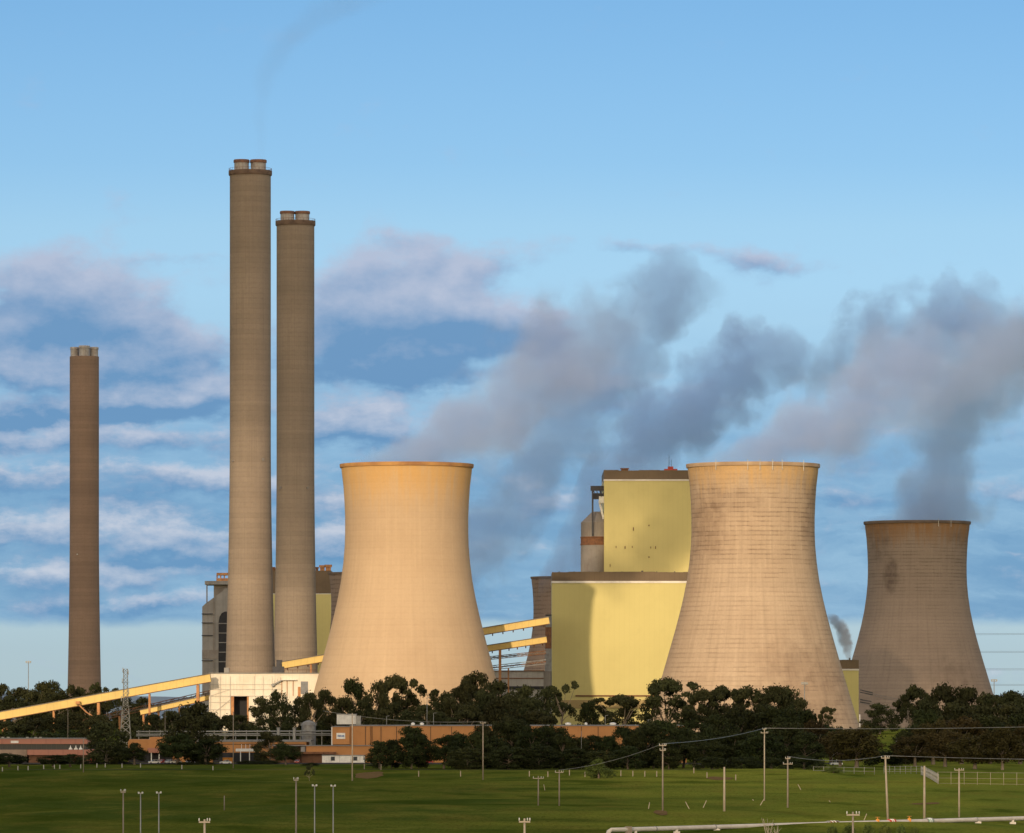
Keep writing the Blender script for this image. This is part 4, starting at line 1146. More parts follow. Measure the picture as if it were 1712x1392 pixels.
# orange skips by the white car
for u, lab in ((376.5, 'small orange skip standing behind the white car, left of its twin'), (385, 'small orange skip standing behind the white car, nearer the grey pole')):
    Y = 2100.0; x = WX(u, Y); g0 = G(x, Y)
    t = thing('skip', lab, 'skip', (x, Y, g0), 'orange skips')
    q = MB(); w0, w1, h = .7, .95, 2.2
    q.add([(x - w0, Y - .8, g0), (x + w0, Y - .8, g0), (x + w0, Y + .8, g0), (x - w0, Y + .8, g0), (x - w1, Y - 1, g0 + h), (x + w1, Y - 1, g0 + h), (x + w1, Y + 1, g0 + h), (x - w1, Y + 1, g0 + h)],
          [(3, 2, 1, 0), (0, 1, 5, 4), (1, 2, 6, 5), (2, 3, 7, 6), (3, 0, 4, 7), (4, 5, 6, 7)]); q.build('bin', M['orange_paint'], t)
    q = MB(); q.box(x - w1 - .06, x + w1 + .06, Y - 1.06, Y + 1.06, g0 + h, g0 + h + .14); q.build('lid', M['dark_steel'], t)

# white tanker and white shed roof seen through the trees at the right
Y = 2210.0
x = WX(1508, Y); g0 = G(x, Y)
zc = WZ(1238, Y)
t = thing('white_tank', 'white tank on a stand glimpsed in the dark trees at the right', 'tank', (x, Y, zc - 2.5))
MB().tube([(x - 2.3, Y, zc), (x - 2.1, Y, zc), (x + 1.6, Y, zc), (x + 1.8, Y, zc)], [.9, 1.3, 1.3, .9], 18).build('tank', M['white'], t)
q = MB()
for s in (-1.4, 1.0): q.beam((x + s, Y, zc - 1.2), (x + s, Y, g0), .3)
q.build('stand', M['steel'], t)
Y = 2030.0; x = WX(1385, Y); g0 = G(x, Y)
t = thing('white_awning', 'long white awning glimpsed under the dark trees at the right of the field', 'awning', (x, Y, g0))
q = MB(); q.add([(WX(1375, Y), Y, WZ(1259, Y)), (WX(1408, Y), Y, WZ(1264, Y)), (WX(1408, Y), Y + 4, WZ(1262.5, Y)), (WX(1375, Y), Y + 4, WZ(1257.5, Y)),
                (WX(1375, Y), Y, WZ(1257.5, Y)), (WX(1408, Y), Y, WZ(1261, Y)), (WX(1408, Y), Y + 4, WZ(1260, Y)), (WX(1375, Y), Y + 4, WZ(1256.5, Y))],
               [(3, 2, 1, 0), (4, 5, 6, 7), (0, 1, 5, 4), (1, 2, 6, 5), (2, 3, 7, 6), (3, 0, 4, 7)]); q.build('roof', M['white'], t)
q = MB()
for u in (1377, 1392, 1406): q.beam((WX(u, Y), Y + .5, g0), (WX(u, Y), Y + .5, WZ(1260, Y) - .4), .14)
q.build('posts', M['galv'], t)
for k, (u, v) in enumerate(((1177, 1262), (1215, 1263), (1031, 1278), (1248, 1271))):
    Y = 1960.0; x = WX(u, Y); g0 = G(x, Y); zz = WZ(v, Y)
    lab = 'small white lamp post among the dark trees behind the field'
    t = thing('lamp_post', lab, 'lamp post', (x, Y, g0), 'lamp posts among the trees')
    MB().tube([(x, Y, g0), (x, Y, zz)], .08, 7).build('pole', M['galv'], t)
    MB().lathe([(.02, -.1), (.3, 0), (.34, .25), (.2, .45), (.02, .5)], (x, Y, zz), 12).build('globe', M['insul'], t)


# ------------------------------------------------------------------ trees
def tree_proto(name, kind, seed, leaf, bark, first=False):
    """normalised tree: height 1, crown about 1 across"""
    rnd = random.Random(seed)
    root = thing(name, 'tree', 'tree', (0, 0, 0))
    q = MB(); ends = []

    def limb(p0, p1, r0, r1):
        mid = p0.lerp(p1, .5) + Vector((rnd.uniform(-.03, .03), rnd.uniform(-.03, .03), 0))
        q.tube([p0, mid, p1], [r0, (r0 + r1) / 2, r1], 6, False)

    clumps = []
    if kind == 'gum':
        fork = Vector((rnd.uniform(-.04, .04), 0, .22)); limb(Vector((0, 0, -.03)), fork, .028, .022)
        nl = 8
        for i in range(nl):
            a = 2 * math.pi * i / nl + rnd.uniform(-.3, .3); rr = rnd.uniform(.2, .4); zz = rnd.uniform(.5, .86) - rr * .3
            e_ = Vector((math.cos(a) * rr, math.sin(a) * rr, zz)); limb(fork, e_, .016, .006); ends.append(e_)
            for _ in range(3):
                d = e_ + Vector((rnd.uniform(-.13, .13), rnd.uniform(-.13, .13), rnd.uniform(-.02, .16))); limb(e_, d, .006, .002)
                clumps.append((d, rnd.uniform(.07, .13), rnd.uniform(.05, .09)))
        for _ in range(9):
            a = rnd.uniform(0, 6.28); rr = rnd.uniform(.1, .42)
            clumps.append((Vector((math.cos(a) * rr, math.sin(a) * rr, rnd.uniform(.36, .62))), rnd.uniform(.09, .15), rnd.uniform(.07, .11)))
        for _ in range(16):
            a = rnd.uniform(0, 6.28); rr = rnd.uniform(0, .36)
            clumps.append((Vector((math.cos(a) * rr, math.sin(a) * rr, .92 - rr * rr * 1.6 + rnd.uniform(-.06, .02))), rnd.uniform(.09, .14), rnd.uniform(.06, .09)))
        per = 130
    elif kind == 'oval':
        limb(Vector((0, 0, -.03)), Vector((0, 0, .5)), .03, .012)
        for i in range(58):
            zz = rnd.uniform(.08, .93); k = (zz - .08) / .88
            env = .46 * math.sin(math.pi * (.12 + .84 * k) ** .8) ** .7
            a = rnd.uniform(0, 6.28); rr = env * rnd.uniform(.45, 1.0)
            e_ = Vector((math.cos(a) * rr, math.sin(a) * rr, zz)); clumps.append((e_, rnd.uniform(.10, .17), rnd.uniform(.07, .12)))
            if i % 3 == 0: limb(Vector((0, 0, zz * .6)), e_, .010, .003)
        per = 120
    elif kind == 'round':
        limb(Vector((0, 0, -.03)), Vector((0, 0, .4)), .04, .02)
        for i in range(52):
            a = rnd.uniform(0, 6.28); cz = rnd.uniform(-.8, 1); rr = math.sqrt(1 - cz * cz) * .44 * rnd.uniform(.55, 1.02)
            e_ = Vector((math.cos(a) * rr, math.sin(a) * rr, .53 + .40 * cz * rnd.uniform(.7, 1))); clumps.append((e_, rnd.uniform(.1, .16), rnd.uniform(.08, .13)))
            if i % 4 == 0: limb(Vector((0, 0, .3)), e_, .010, .003)
        per = 115
    elif kind == 'sparse':
        fork = Vector((.05, 0, .42)); limb(Vector((-.05, 0, -.03)), fork, .02, .014)
        for i in range(11):
            a = rnd.uniform(0, 6.28); rr = rnd.uniform(.12, .46); zz = rnd.uniform(.45, .95)
            e_ = Vector((math.cos(a) * rr, math.sin(a) * rr, zz)); limb(fork if zz > .55 else Vector((0, 0, .3)), e_, .010, .003)
            clumps.append((e_, rnd.uniform(.10, .16), rnd.uniform(.05, .08)))
            clumps.append((e_ + Vector((rnd.uniform(-.1, .1), rnd.uniform(-.1, .1), .05)), rnd.uniform(.07, .1), .05))
        per = 120
    else:                                                   # bush
        limb(Vector((0, 0, -.05)), Vector((0, 0, .4)), .04, .02)
        for i in range(40):
            a = rnd.uniform(0, 6.28); cz = rnd.uniform(0, 1); rr = math.sqrt(1 - cz * cz) * .45 * rnd.uniform(.5, 1.05)
            clumps.append((Vector((math.cos(a) * rr, math.sin(a) * rr, .06 + .82 * cz * rnd.uniform(.6, 1))), rnd.uniform(.11, .17), rnd.uniform(.11, .17)))
        per = 115
    q.build('trunk', M[bark], root)
    c = MB(); vs = []; fs = []
    for (p, rx, rz) in clumps:
        for _ in range(per):
            d = Vector((rnd.gauss(0, 1), rnd.gauss(0, 1), rnd.gauss(0, 1))); d.normalize()
            k = rnd.uniform(.35, 1.0) ** .6
            if rnd.random() < .08: k *= 1.35
            pos = p + Vector((d.x * rx * k, d.y * rx * k, d.z * rz * k))
            nrm = (d + Vector((rnd.uniform(-.8, .8), rnd.uniform(-.8, .8), rnd.uniform(-.8, .8)))).normalized()
            e1 = nrm.orthogonal().normalized(); e1.rotate(Matrix.Rotation(rnd.uniform(0, 6.28), 3, nrm)); e2 = nrm.cross(e1)
            s1 = rnd.uniform(.016, .031); s2 = s1 * rnd.uniform(.45, .8); b0 = len(vs)
            vs += [pos - e1 * s1, pos - e2 * s2 + e1 * s1 * .2, pos + e1 * s1, pos + e2 * s2 - e1 * s1 * .1]
            fs.append((b0, b0 + 1, b0 + 2, b0 + 3))
    c.add(vs, fs).build('crown', M[leaf], root)
    return root


PROTO = {}
for k, (nm, kind, seeds, leaf, bark) in {
    'gum': ('gum_tree', 'gum', (1, 2, 3), 'leaf', 'pale_bark'), 'oval': ('dense_tree', 'oval', (4, 5, 6), 'leaf_dense', 'bark'), 'round': ('round_tree', 'round', (7, 8), 'leaf_dense', 'bark'),
    'sparse': ('gum_tree', 'sparse', (9, 10), 'leaf', 'pale_bark'), 'brown': ('brown_tree', 'round', (11, 12), 'leaf_brown', 'pale_bark'), 'bush': ('bush', 'bush', (13, 14), 'leaf_dense', 'bark'),
    'bright': ('bright_bush', 'bush', (15,), 'leaf_bright', 'bark'), 'loose': ('gum_tree', 'oval', (16, 17), 'leaf', 'pale_bark')}.items():
    PROTO[k] = [tree_proto(nm, kind, s, leaf, bark) for s in seeds]
USED = set(); tr = random.Random(77)


def tree(kind, u, vt, w, Y, label, group, vb=None):
    ps = PROTO[kind]; p = tr.choice(ps)
    o = p if p.name not in USED else copy_tree(p)
    USED.add(p.name)
    x = WX(u, Y); g0 = G(x, Y); h = (WZ(vt, Y) - g0) * 1.05
    o.location = (x, Y, g0); s = w * Y / F * 1.2
    o.rotation_euler = (0, 0, tr.uniform(0, 6.28)); o.scale = (s, s * tr.uniform(.9, 1.1), h)
    tag(o, label, 'bush' if kind in ('bush', 'bright') else 'tree', group)
    return o


T1 = ('dark gum tree in the crowded row before the cooling tower feet', 'gum trees before the cooling towers')
for kind, u, v, w, dy in (('loose', 400, 1196, 46, 40), ('loose', 440, 1168, 52, 20), ('loose', 468, 1158, 46, 0), ('loose', 500, 1168, 44, 30), ('loose', 522, 1160, 46, -10), ('loose', 547, 1155, 46, 10),
                          ('loose', 628, 1142, 48, 10), ('loose', 690, 1160, 40, 30), ('loose', 745, 1160, 46, -10), ('loose', 772, 1141, 50, 10),
                          ('loose', 830, 1142, 66, -10), ('loose', 872, 1150, 62, 15), ('loose', 906, 1153, 50, -15), ('gum', 1175, 1156, 62, 0), ('gum', 1206, 1150, 60, 15), ('gum', 1250, 1152, 66, 0),
                          ('loose', 1292, 1149, 62, -10), ('loose', 1322, 1152, 54, 10), ('loose', 1338, 1172, 44, -20), ('loose', 840, 1172, 70, -50), ('loose', 780, 1180, 70, -40), ('loose', 900, 1190, 70, -50),
                          ('loose', 740, 1192, 60, -50), ('loose', 690, 1190, 60, -45), ('loose', 640, 1188, 60, -40), ('loose', 560, 1190, 50, -30), ('loose', 1160, 1188, 60, -40), ('loose', 1225, 1180, 70, -40), ('loose', 1290, 1180, 70, -45),
                          ('loose', 760, 1168, 60, -20), ('loose', 812, 1158, 60, -25), ('loose', 860, 1163, 66, -25), ('loose', 890, 1170, 60, -30), ('loose', 715, 1180, 56, -20), ('loose', 655, 1176, 50, -20), ('loose', 605, 1172, 50, -15), ('loose', 575, 1168, 46, 0), ('bush', 950, 1204, 60, -40), ('bush', 1080, 1208, 50, -30), ('bush', 480, 1200, 60, -40), ('bush', 430, 1205, 60, -30), ('bush', 530, 1198, 60, -30), ('bush', 720, 1205, 70, -60), ('bush', 810, 1200, 80, -60), ('bush', 610, 1200, 60, -40)):
    tree(kind, u, v, w, 2322 + dy, *T1)
S = lambda lab: (lab, None)
tree('oval', 590, 1139, 44, 2330, *S('dense dark oval tree before the left foot of the tan tower'))
tree('gum', 661, 1133, 60, 2350, *S('tall gappy gum tree before the middle of the tan tower'))
tree('sparse', 716, 1152, 52, 2340, *S('thin crowned gum tree right of the tall gappy one before the tan tower'))
tree('gum', 795, 1127, 62, 2360, *S('tallest gum tree, before the right foot of the tan tower'))
tree('sparse', 938, 1146, 56, 2350, *S('leaning gum tree with bare pale limbs before the left corner of the yellow hall'))
tree('round', 862, 1186, 84, 2290, *S('broad low round tree behind the warehouse roof left of the yellow hall'))
tree('oval', 984, 1175, 40, 2330, *S('compact conical dark tree alone before the yellow hall'))
tree('gum', 1038, 1165, 72, 2340, *S('umbrella shaped gum tree alone before the middle of the yellow hall'))
tree('gum', 1115, 1138, 78, 2350, *S('big domed gum tree before the joint of yellow hall and stained tower'))
tree('gum', 1382, 1183, 27, 2420, *S('very small gum tree alone before the foot of the stained tower'))
tree('loose', 1471, 1178, 62, 2400, *S('hazy grey green tree before the left foot of the dim brown tower'))
tree('gum', 1527, 1149, 58, 2330, *S('tall dark gum tree before the middle of the dim brown tower'))
T2 = ('dark tree in the dense planted belt before the orange warehouse', 'planted belt before the warehouse')
for kind, u, v, w, dy in (('oval', 634, 1240, 40, 0), ('oval', 655, 1238, 42, 10), ('oval', 688, 1217, 54, 0), ('round', 742, 1229, 50, 0), ('oval', 768, 1225, 52, 10), ('oval', 795, 1226, 50, -10), ('oval', 825, 1232, 60, 0),
                          ('oval', 856, 1208, 62, 30), ('oval', 888, 1214, 52, 0), ('oval', 915, 1215, 50, 20), ('oval', 940, 1230, 46, -10), ('oval', 966, 1231, 50, 0), ('oval', 993, 1231, 46, 10), ('oval', 1016, 1232, 42, 0),
                          ('oval', 1040, 1217, 46, 15), ('oval', 1064, 1222, 42, 0), ('oval', 1092, 1214, 58, 10), ('oval', 1118, 1238, 46, -10), ('round', 1142, 1218, 58, 20), ('oval', 1050, 1248, 50, -25), ('oval', 900, 1246, 60, -25),
                          ('oval', 780, 1250, 60, -25), ('oval', 850, 1248, 60, -25), ('oval', 960, 1252, 60, -25), ('oval', 1005, 1255, 56, -25)):
    tree(kind, u, v, w, 1905 + dy, *T2)
for kind, u, v, w, dy in (('loose', 842, 1198, 56, 40), ('loose', 872, 1204, 54, 35), ('oval', 930, 1214, 50, 30), ('loose', 1078, 1208, 52, 25), ('oval', 1108, 1206, 56, 30), ('oval', 700, 1228, 44, 5), ('loose', 810, 1214, 50, 25)):
    tree(kind, u, v, w, 1905 + dy, *T2)
T3 = ('dark tree in the deep wood right of the warehouse', 'deep wood on the right')
for kind, u, v, w, dy in (('round', 1160, 1206, 66, 60), ('round', 1195, 1198, 76, 90), ('oval', 1235, 1186, 80, 150), ('round', 1285, 1182, 84, 160), ('oval', 1330, 1184, 78, 120), ('brown', 1360, 1205, 56, 90), ('round', 1175, 1232, 70, -10),
                          ('round', 1220, 1226, 80, 10), ('oval', 1270, 1220, 80, 0), ('oval', 1315, 1210, 80, 40), ('oval', 1345, 1226, 60, -10), ('brown', 1432, 1214, 84, 30), ('brown', 1405, 1222, 60, 60), ('round', 1390, 1212, 70, 170),
                          ('oval', 1545, 1190, 60, 230), ('gum', 1578, 1149, 72, 330), ('loose', 1612, 1152, 66, 340), ('loose', 1650, 1163, 72, 330), ('gum', 1692, 1160, 74, 320), ('loose', 1730, 1156, 70, 330), ('loose', 1555, 1172, 60, 290),
                          ('loose', 1600, 1178, 80, 260), ('loose', 1640, 1182, 80, 250), ('loose', 1685, 1180, 84, 240), ('loose', 1730, 1178, 80, 240), ('round', 1530, 1212, 56, 200), ('brown', 1560, 1205, 76, 140),
                          ('brown', 1608, 1200, 84, 150), ('round', 1655, 1198, 84, 160), ('round', 1705, 1196, 84, 150), ('oval', 1515, 1222, 50, 130), ('brown', 1530, 1228, 66, 60), ('brown', 1580, 1222, 74, 40), ('brown', 1720, 1212, 76, 30),
                          ('bush', 1480, 1248, 66, 70), ('bush', 1290, 1262, 60, -40), ('bush', 1240, 1262, 60, -40), ('bush', 1190, 1262, 60, -40), ('bush', 1345, 1258, 60, -40), ('bush', 1410, 1206, 50, 330), ('bush', 1440, 1216, 60, 260)):
    tree(kind, u, v, w, 1925 + dy, *T3)
tree('brown', 1630, 1228, 82, 1890, *S('reddish brown tree at the front edge of the wood above the wire fence'))
tree('brown', 1676, 1214, 64, 1870, *S('olive brown tree with a pale trunk above the right end of the wire fence'))
T4 = ('dark tree under the long conveyor behind the offices', 'trees under the long conveyor')
for kind, u, v, w, dy in (('loose', 15, 1207, 60, 0), ('loose', 55, 1204, 60, 20), ('loose', 92, 1200, 60, 0), ('loose', 128, 1194, 56, 10), ('loose', 160, 1196, 56, 0), ('loose', 228, 1200, 54, 0),
                          ('loose', 262, 1196, 56, 10), ('loose', 290, 1190, 56, 0), ('loose', 318, 1184, 56, 10), ('loose', 350, 1192, 56, 0), ('loose', 340, 1198, 66, -20), ('loose', 375, 1197, 56, -10), ('bush', 30, 1218, 80, -25), ('bush', 100, 1214, 80, -25), ('bush', 250, 1215, 80, -20)):
    tree(kind, u, v, w, 2275 + dy, *T4)
T5 = ('distant gum tree along the skyline left of the tallest chimney', 'skyline gum trees on the far left')
for kind, u, v, w, dy in (('sparse', 8, 1139, 50, 0), ('gum', 38, 1153, 48, 20), ('loose', 66, 1143, 52, 0), ('gum', 86, 1141, 46, 30), ('sparse', 106, 1141, 38, -10), ('loose', 128, 1152, 50, 0), ('sparse', 160, 1147, 44, 20), ('sparse', 182, 1150, 40, 0),
                          ('loose', 25, 1164, 60, -40), ('loose', 150, 1160, 60, -40), ('loose', 90, 1160, 70, -40), ('loose', -12, 1150, 50, 0), ('loose', 206, 1162, 50, -40), ('loose', 240, 1168, 50, -40)):
    tree(kind, u, v, w, 2860 + dy, *T5)
tree('loose', 178, 1209, 70, 2060, *S('ragged dark tree at the right end of the pink offices'))
tree('round', 225, 1243, 48, 2040, *S('clipped round dark tree before the orange workshop'))
tree('loose', 322, 1178, 84, 2070, *S('biggest dark tree on the left, hiding the middle of the orange workshop'))
tree('round', 296, 1226, 62, 2050, *S('dark tree hugging the left side of the biggest tree'))
tree('round', 345, 1236, 56, 2050, *S('dark tree hugging the right side of the biggest tree'))
tree('round', 478, 1243, 46, 2040, *S('round dark tree before the brown lean-to of the annex'))
tree('loose', 452, 1224, 52, 2080, *S('loose dark tree beside the white entrance canopy'))
tree('round', 16, 1259, 54, 1960, *S('dark bushy tree at the left edge before the pink offices'))
tree('round', 88, 1262, 48, 1960, *S('dark bushy tree before the middle of the pink offices, left of a close pair'))
tree('round', 118, 1261, 46, 1965, *S('dark bushy tree before the middle of the pink offices, right of a close pair'))
T6 = ('low dark hedge shrub at the edge of the car park', 'car park shrubs')
for u, v, w, dy in ((150, 1270, 40, 30), (172, 1272, 36, 20), (205, 1272, 30, 30), (412, 1270, 36, 30), (432, 1271, 36, 25), (452, 1270, 34, 30), (340, 1271, 36, 10), (310, 1273, 36, 0), (50, 1276, 30, 0), (630, 1276, 30, -50), (520, 1274, 30, -30)):
    tree('bush', u, v, w, 2040 + dy, *T6)
tree('bright', 1001, 1269, 46, 1560, *S('round bright green bush alone at the top of the field'))
tree('bright', 1393, 1282, 32, 1610, *S('small bright green bush beside the dark fence at the field edge'))
T7 = ('low scrub bush in front of the pipeline at the bottom right', 'scrub before the pipeline')
for u, v, w in ((1392, 1382, 40), (1420, 1380, 44), (1452, 1379, 44), (1480, 1380, 46), (1508, 1381, 40), (1530, 1384, 34)):
    tree('bright', u, v, w, 760, *T7)
T8 = ('tiny sapling with a bare stem at the top of the field', 'saplings at the top of the field')
for u, v in ((517, 1275), (1385, 1290), (1196, 1283)):
    tree('sparse', u, v, 16, 1690, *T8)
# a thin bare shrub at the very front
rb = random.Random(5)
for u, lab in ((1283, 'leafless pale shrub poking up below the pipeline, the taller of two'), (1296, 'leafless pale shrub poking up below the pipeline, the shorter of two')):
    Y = 700.0; x = WX(u, Y); g0 = G(x, Y); q = MB(); top = WZ(1367 if u < 1290 else 1378, Y)
    for i in range(7):
        p0 = Vector((x + rb.uniform(-.1, .1), Y, g0)); p1 = Vector((x + rb.uniform(-.3, .3), Y + rb.uniform(-.3, .3), g0 + (top - g0) * .6)); p2 = Vector((x + rb.uniform(-.8, .8), Y + rb.uniform(-.5, .5), top - rb.uniform(0, .8)))
        q.tube([p0, p1, p2], [.05, .035, .015], 5)
        for _ in range(3):
            k = rb.uniform(.1, .9); s = p1.lerp(p2, k); q.tube([s, s + Vector((rb.uniform(-.4, .4), rb.uniform(-.2, .2), rb.uniform(.2, .6)))], [.018, .008], 4)
    o = q.build('bare_shrub', M['timber_pale']); o.data.transform(Matrix.Translation(-Vector((x, Y, g0)))); o.location = (x, Y, g0)
    tag(o, lab, 'shrub')

# bare earth where the grass is worn
for k, (u, v, w, hh) in enumerate(((1548, 1343.5, 26, 1.1), (1105, 1357, 12, 2.2), (1205, 1296, 22, 2), (620, 1291, 24, 2.4), (690, 1332, 26, .7))):
    Y = 19 * F / (v - V0)
    for _ in range(6): Y = -G(WX(u, Y), Y) * F / (v - V0)
    rx = w * Y / F; ry = hh * Y * Y / F / 19; q = MB(); vs = []; n = 28
    for ring in (0, .5, 1):
        for i in range(n):
            a = 2 * math.pi * i / n; wob = 1 + .35 * mnoise.noise(Vector((math.cos(a) * 1.7 + k * 9, math.sin(a) * 1.7, ring)))
            xx = WX(u, Y) + math.cos(a) * rx * ring * wob; yy = Y + math.sin(a) * ry * ring * wob
            vs.append((xx, yy, G(xx, yy) + .10 - .02 * ring))
    q.add(vs, [(j * n + i, j * n + (i + 1) % n, (j + 1) * n + (i + 1) % n, (j + 1) * n + i) for j in range(2) for i in range(n)], True)
    tag(q.build('bare_earth', M['soil']), kind='structure')


# ------------------------------------------------------------------ steam and smoke (real volumes)
def plume(name, label, cat, axis, pts, Y, dens, color, depth=1.0, nscale=1.0, k_noise=1.0, soft=.55, group=None, step=1.0, aniso=0.0, warp=.8):
    """pts: (u, v, half height or half width in px, relative density); axis: the coordinate the centre line is a function of"""
    mp = Y / F
    P_ = [(WX(u, Y), WZ(v, Y), r * mp, d) for u, v, r, d in pts]
    base = Vector((P_[0][0], Y, P_[0][1]))
    L = [(x - base.x, z - base.z, r, d) for x, z, r, d in P_]
    tt = [l[0] if axis == 'x' else l[1] for l in L]; cc = [l[1] if axis == 'x' else l[0] for l in L]
    t0, t1 = tt[0], tt[-1]; c0, c1 = min(cc) - 1, max(cc) + 1; rm = max(l[2] for l in L)
    m = bpy.data.materials.new(name + '_vapour'); m.use_nodes = True
    m.node_tree.nodes.clear(); nb = NB(m.node_tree)
    out = nb.new('ShaderNodeOutputMaterial'); pv = nb.new('ShaderNodeVolumePrincipled')
    m.node_tree.links.new(pv.outputs[0], out.inputs['Volume'])
    pv.inputs['Color'].default_value = (*color, 1); pv.inputs['Anisotropy'].default_value = aniso
    p = obco(nb); x, y, z = nb.sep(p)
    sc = 1.0 / (rm * nscale)
    wn = nb.noise(p, sc * .55, 2, .5, True)
    wv = nb.vm('SCALE', nb.vm('SUBTRACT', wn, (.5, .5, .5)), rm * warp)
    pw = nb.vm('ADD', p, wv); x, y, z = nb.sep(pw)
    A, C = (x, z) if axis == 'x' else (z, x)
    t = nb.m('DIVIDE', nb.m('SUBTRACT', A, t0), t1 - t0); t.node.use_clamp = True
    nrm = lambda q: (q - t0) / (t1 - t0)
    cen = nb.m('ADD', nb.m('MULTIPLY', nb.curve(t, [(nrm(a), (c - c0) / (c1 - c0)) for a, c in zip(tt, cc)]), c1 - c0), c0)
    rad = nb.m('MULTIPLY', nb.curve(t, [(nrm(a), l[2] / rm) for a, l in zip(tt, L)]), rm)
    den = nb.curve(t, [(nrm(a), l[3]) for a, l in zip(tt, L)])
    dc = nb.m('DIVIDE', nb.m('SUBTRACT', C, cen), rad); dy = nb.m('DIVIDE', y, nb.m('MULTIPLY', rad, depth))
    r = nb.m('SQRT', nb.m('ADD', nb.m('MULTIPLY', dc, dc), nb.m('MULTIPLY', dy, dy)))
    n1 = nb.noise(p, sc * 1.25, 7, .62)
    s = nb.m('ADD', nb.m('SUBTRACT', 1.12, r), nb.m('MULTIPLY', nb.m('SUBTRACT', n1, .5), 2.2 * k_noise))
    d = nb.m('MULTIPLY', nb.m('MULTIPLY', nb.rng(s, 0.0, soft), den), nb.rng(t, 1.0, .90))
    # fade to nothing before the container's wall
    d = nb.m('MULTIPLY', d, nb.rng(r, 1.6, 1.2))
    nb.put(pv.inputs['Density'], nb.m('MULTIPLY', d, dens))
    m.cycles.volume_step_rate = step
    # container: a tube round the centre line, wide enough for the warped billows
    q = MB(); vs = []; n = 20; ns = 26; rows = []
    for i in range(ns + 1):
        k = i / ns; a = t0 + (t1 - t0) * k
        for j in range(len(tt) - 1):
            lo, hi = (tt[j], tt[j + 1])
            if (lo <= a <= hi) or (hi <= a <= lo):
                f = (a - lo) / (hi - lo); c = cc[j] + (cc[j + 1] - cc[j]) * f; rr = L[j][2] + (L[j + 1][2] - L[j][2]) * f; break
        rr = rr * 1.45 + rm * .08
        for q_ in range(n):
            th = 2 * math.pi * q_ / n; wob = 1 + .12 * mnoise.noise(Vector((math.cos(th) * 1.3, math.sin(th) * 1.3, k * 7)))
            o1 = math.cos(th) * rr * wob; o2 = math.sin(th) * rr * wob * depth
            vs.append(base + (Vector((a, o2, c + o1)) if axis == 'x' else Vector((c + o1, o2, a))))
    fs = [(i * n + j, i * n + (j + 1) % n, (i + 1) * n + (j + 1) % n, (i + 1) * n + j) for i in range(ns) for j in range(n)]
    fs += [tuple(range(n - 1, -1, -1)), tuple(ns * n + j for j in range(n))]
    if axis == 'x': fs = [tuple(reversed(f)) for f in fs]
    if t1 < t0: fs = [tuple(reversed(f)) for f in fs]
    q.add([v - base for v in vs], fs, True)
    o = q.build(name, m); o.location = base
    return tag(o, label, cat, group)


GS = 'steam plumes of the cooling towers'  # bluish steam colours below stand in for cloud shade and sky light
plume('steam_plume', 'mauve grey steam plume leaning right from the mouth of the tan tower', 'steam', 'x',
      [(585, 782, 12.8, 0.5), (620, 776, 25.6, 0.9), (680, 757, 53.8, 1.0), (740, 728, 79.4, 1.0), (800, 690, 97.3, 0.95), (860, 652, 107.5, 0.85), (920, 615, 102.4, 0.75), (980, 585, 84.5, 0.65), (1040, 560, 61.4, 0.5), (1090, 545, 33.3, 0.3)],
      2500, .050, (.62, .73, .98), 1.0, 1.0, 1.5, .75, GS)
plume('steam_plume', 'mauve grey steam plume leaning right from the mouth of the ring stained tower', 'steam', 'x',
      [(1165, 780, 12.8, 0.5), (1210, 768, 28.2, 0.9), (1260, 748, 53.8, 1.0), (1320, 718, 76.8, 1.0), (1390, 690, 92.2, 0.95), (1460, 662, 99.8, 0.85), (1530, 640, 97.3, 0.75), (1600, 622, 89.6, 0.6), (1680, 605, 76.8, 0.5), (1760, 590, 64.0, 0.4)],
      2500, .050, (.62, .73, .98), 1.0, 1.0, 1.5, .75, GS)
plume('steam_plume', 'dark blue grey steam column rising from the dim brown tower', 'steam', 'z',
      [(1535, 885, 82.8, 1.0), (1556, 862, 80.5, 1.0), (1566, 820, 78.2, 1.0), (1580, 760, 75.9, 0.95), (1604, 700, 80.5, 0.9), (1640, 645, 92.0, 0.85), (1690, 590, 98.9, 0.8), (1750, 545, 92.0, 0.6), (1800, 515, 57.5, 0.3)],
      3254, .048, (.54, .68, .90), .9, 1.0, 1.2, .55, GS)
plume('steam_plume', 'dark puffed steam plume drifting behind the yellow boiler house', 'steam', 'x',
      [(900, 985, 30.0, 0.6), (940, 940, 52.5, 0.8), (1000, 840, 87.5, 0.8), (1060, 745, 95.0, 0.8), (1130, 695, 82.5, 0.9), (1200, 645, 77.5, 1.0), (1265, 615, 70.0, 1.0), (1320, 606, 47.5, 0.9), (1400, 618, 30, 0.6), (1440, 612, 14, 0.2)],
      4580, .025, (.50, .68, .98), 1.0, 1.0, 2.0, .40, GS)
plume('steam_plume', 'tall dark steam plume drifting behind the tan tower and curling at its top', 'steam', 'x',
      [(600, 965, 37.5, 0.6), (690, 940, 62.5, 0.6), (780, 915, 100.0, 0.65), (850, 830, 115.0, 0.65), (920, 735, 112.5, 0.65), (985, 655, 105.0, 0.7), (1050, 580, 95.0, 0.8), (1105, 525, 77.5, 0.95), (1150, 488, 60.0, 1.0), (1190, 478, 42.5, 1.0), (1222, 492, 15.0, 0.4)],
      4440, .019, (.50, .68, .98), 1.0, 1.0, 2.0, .40, GS)
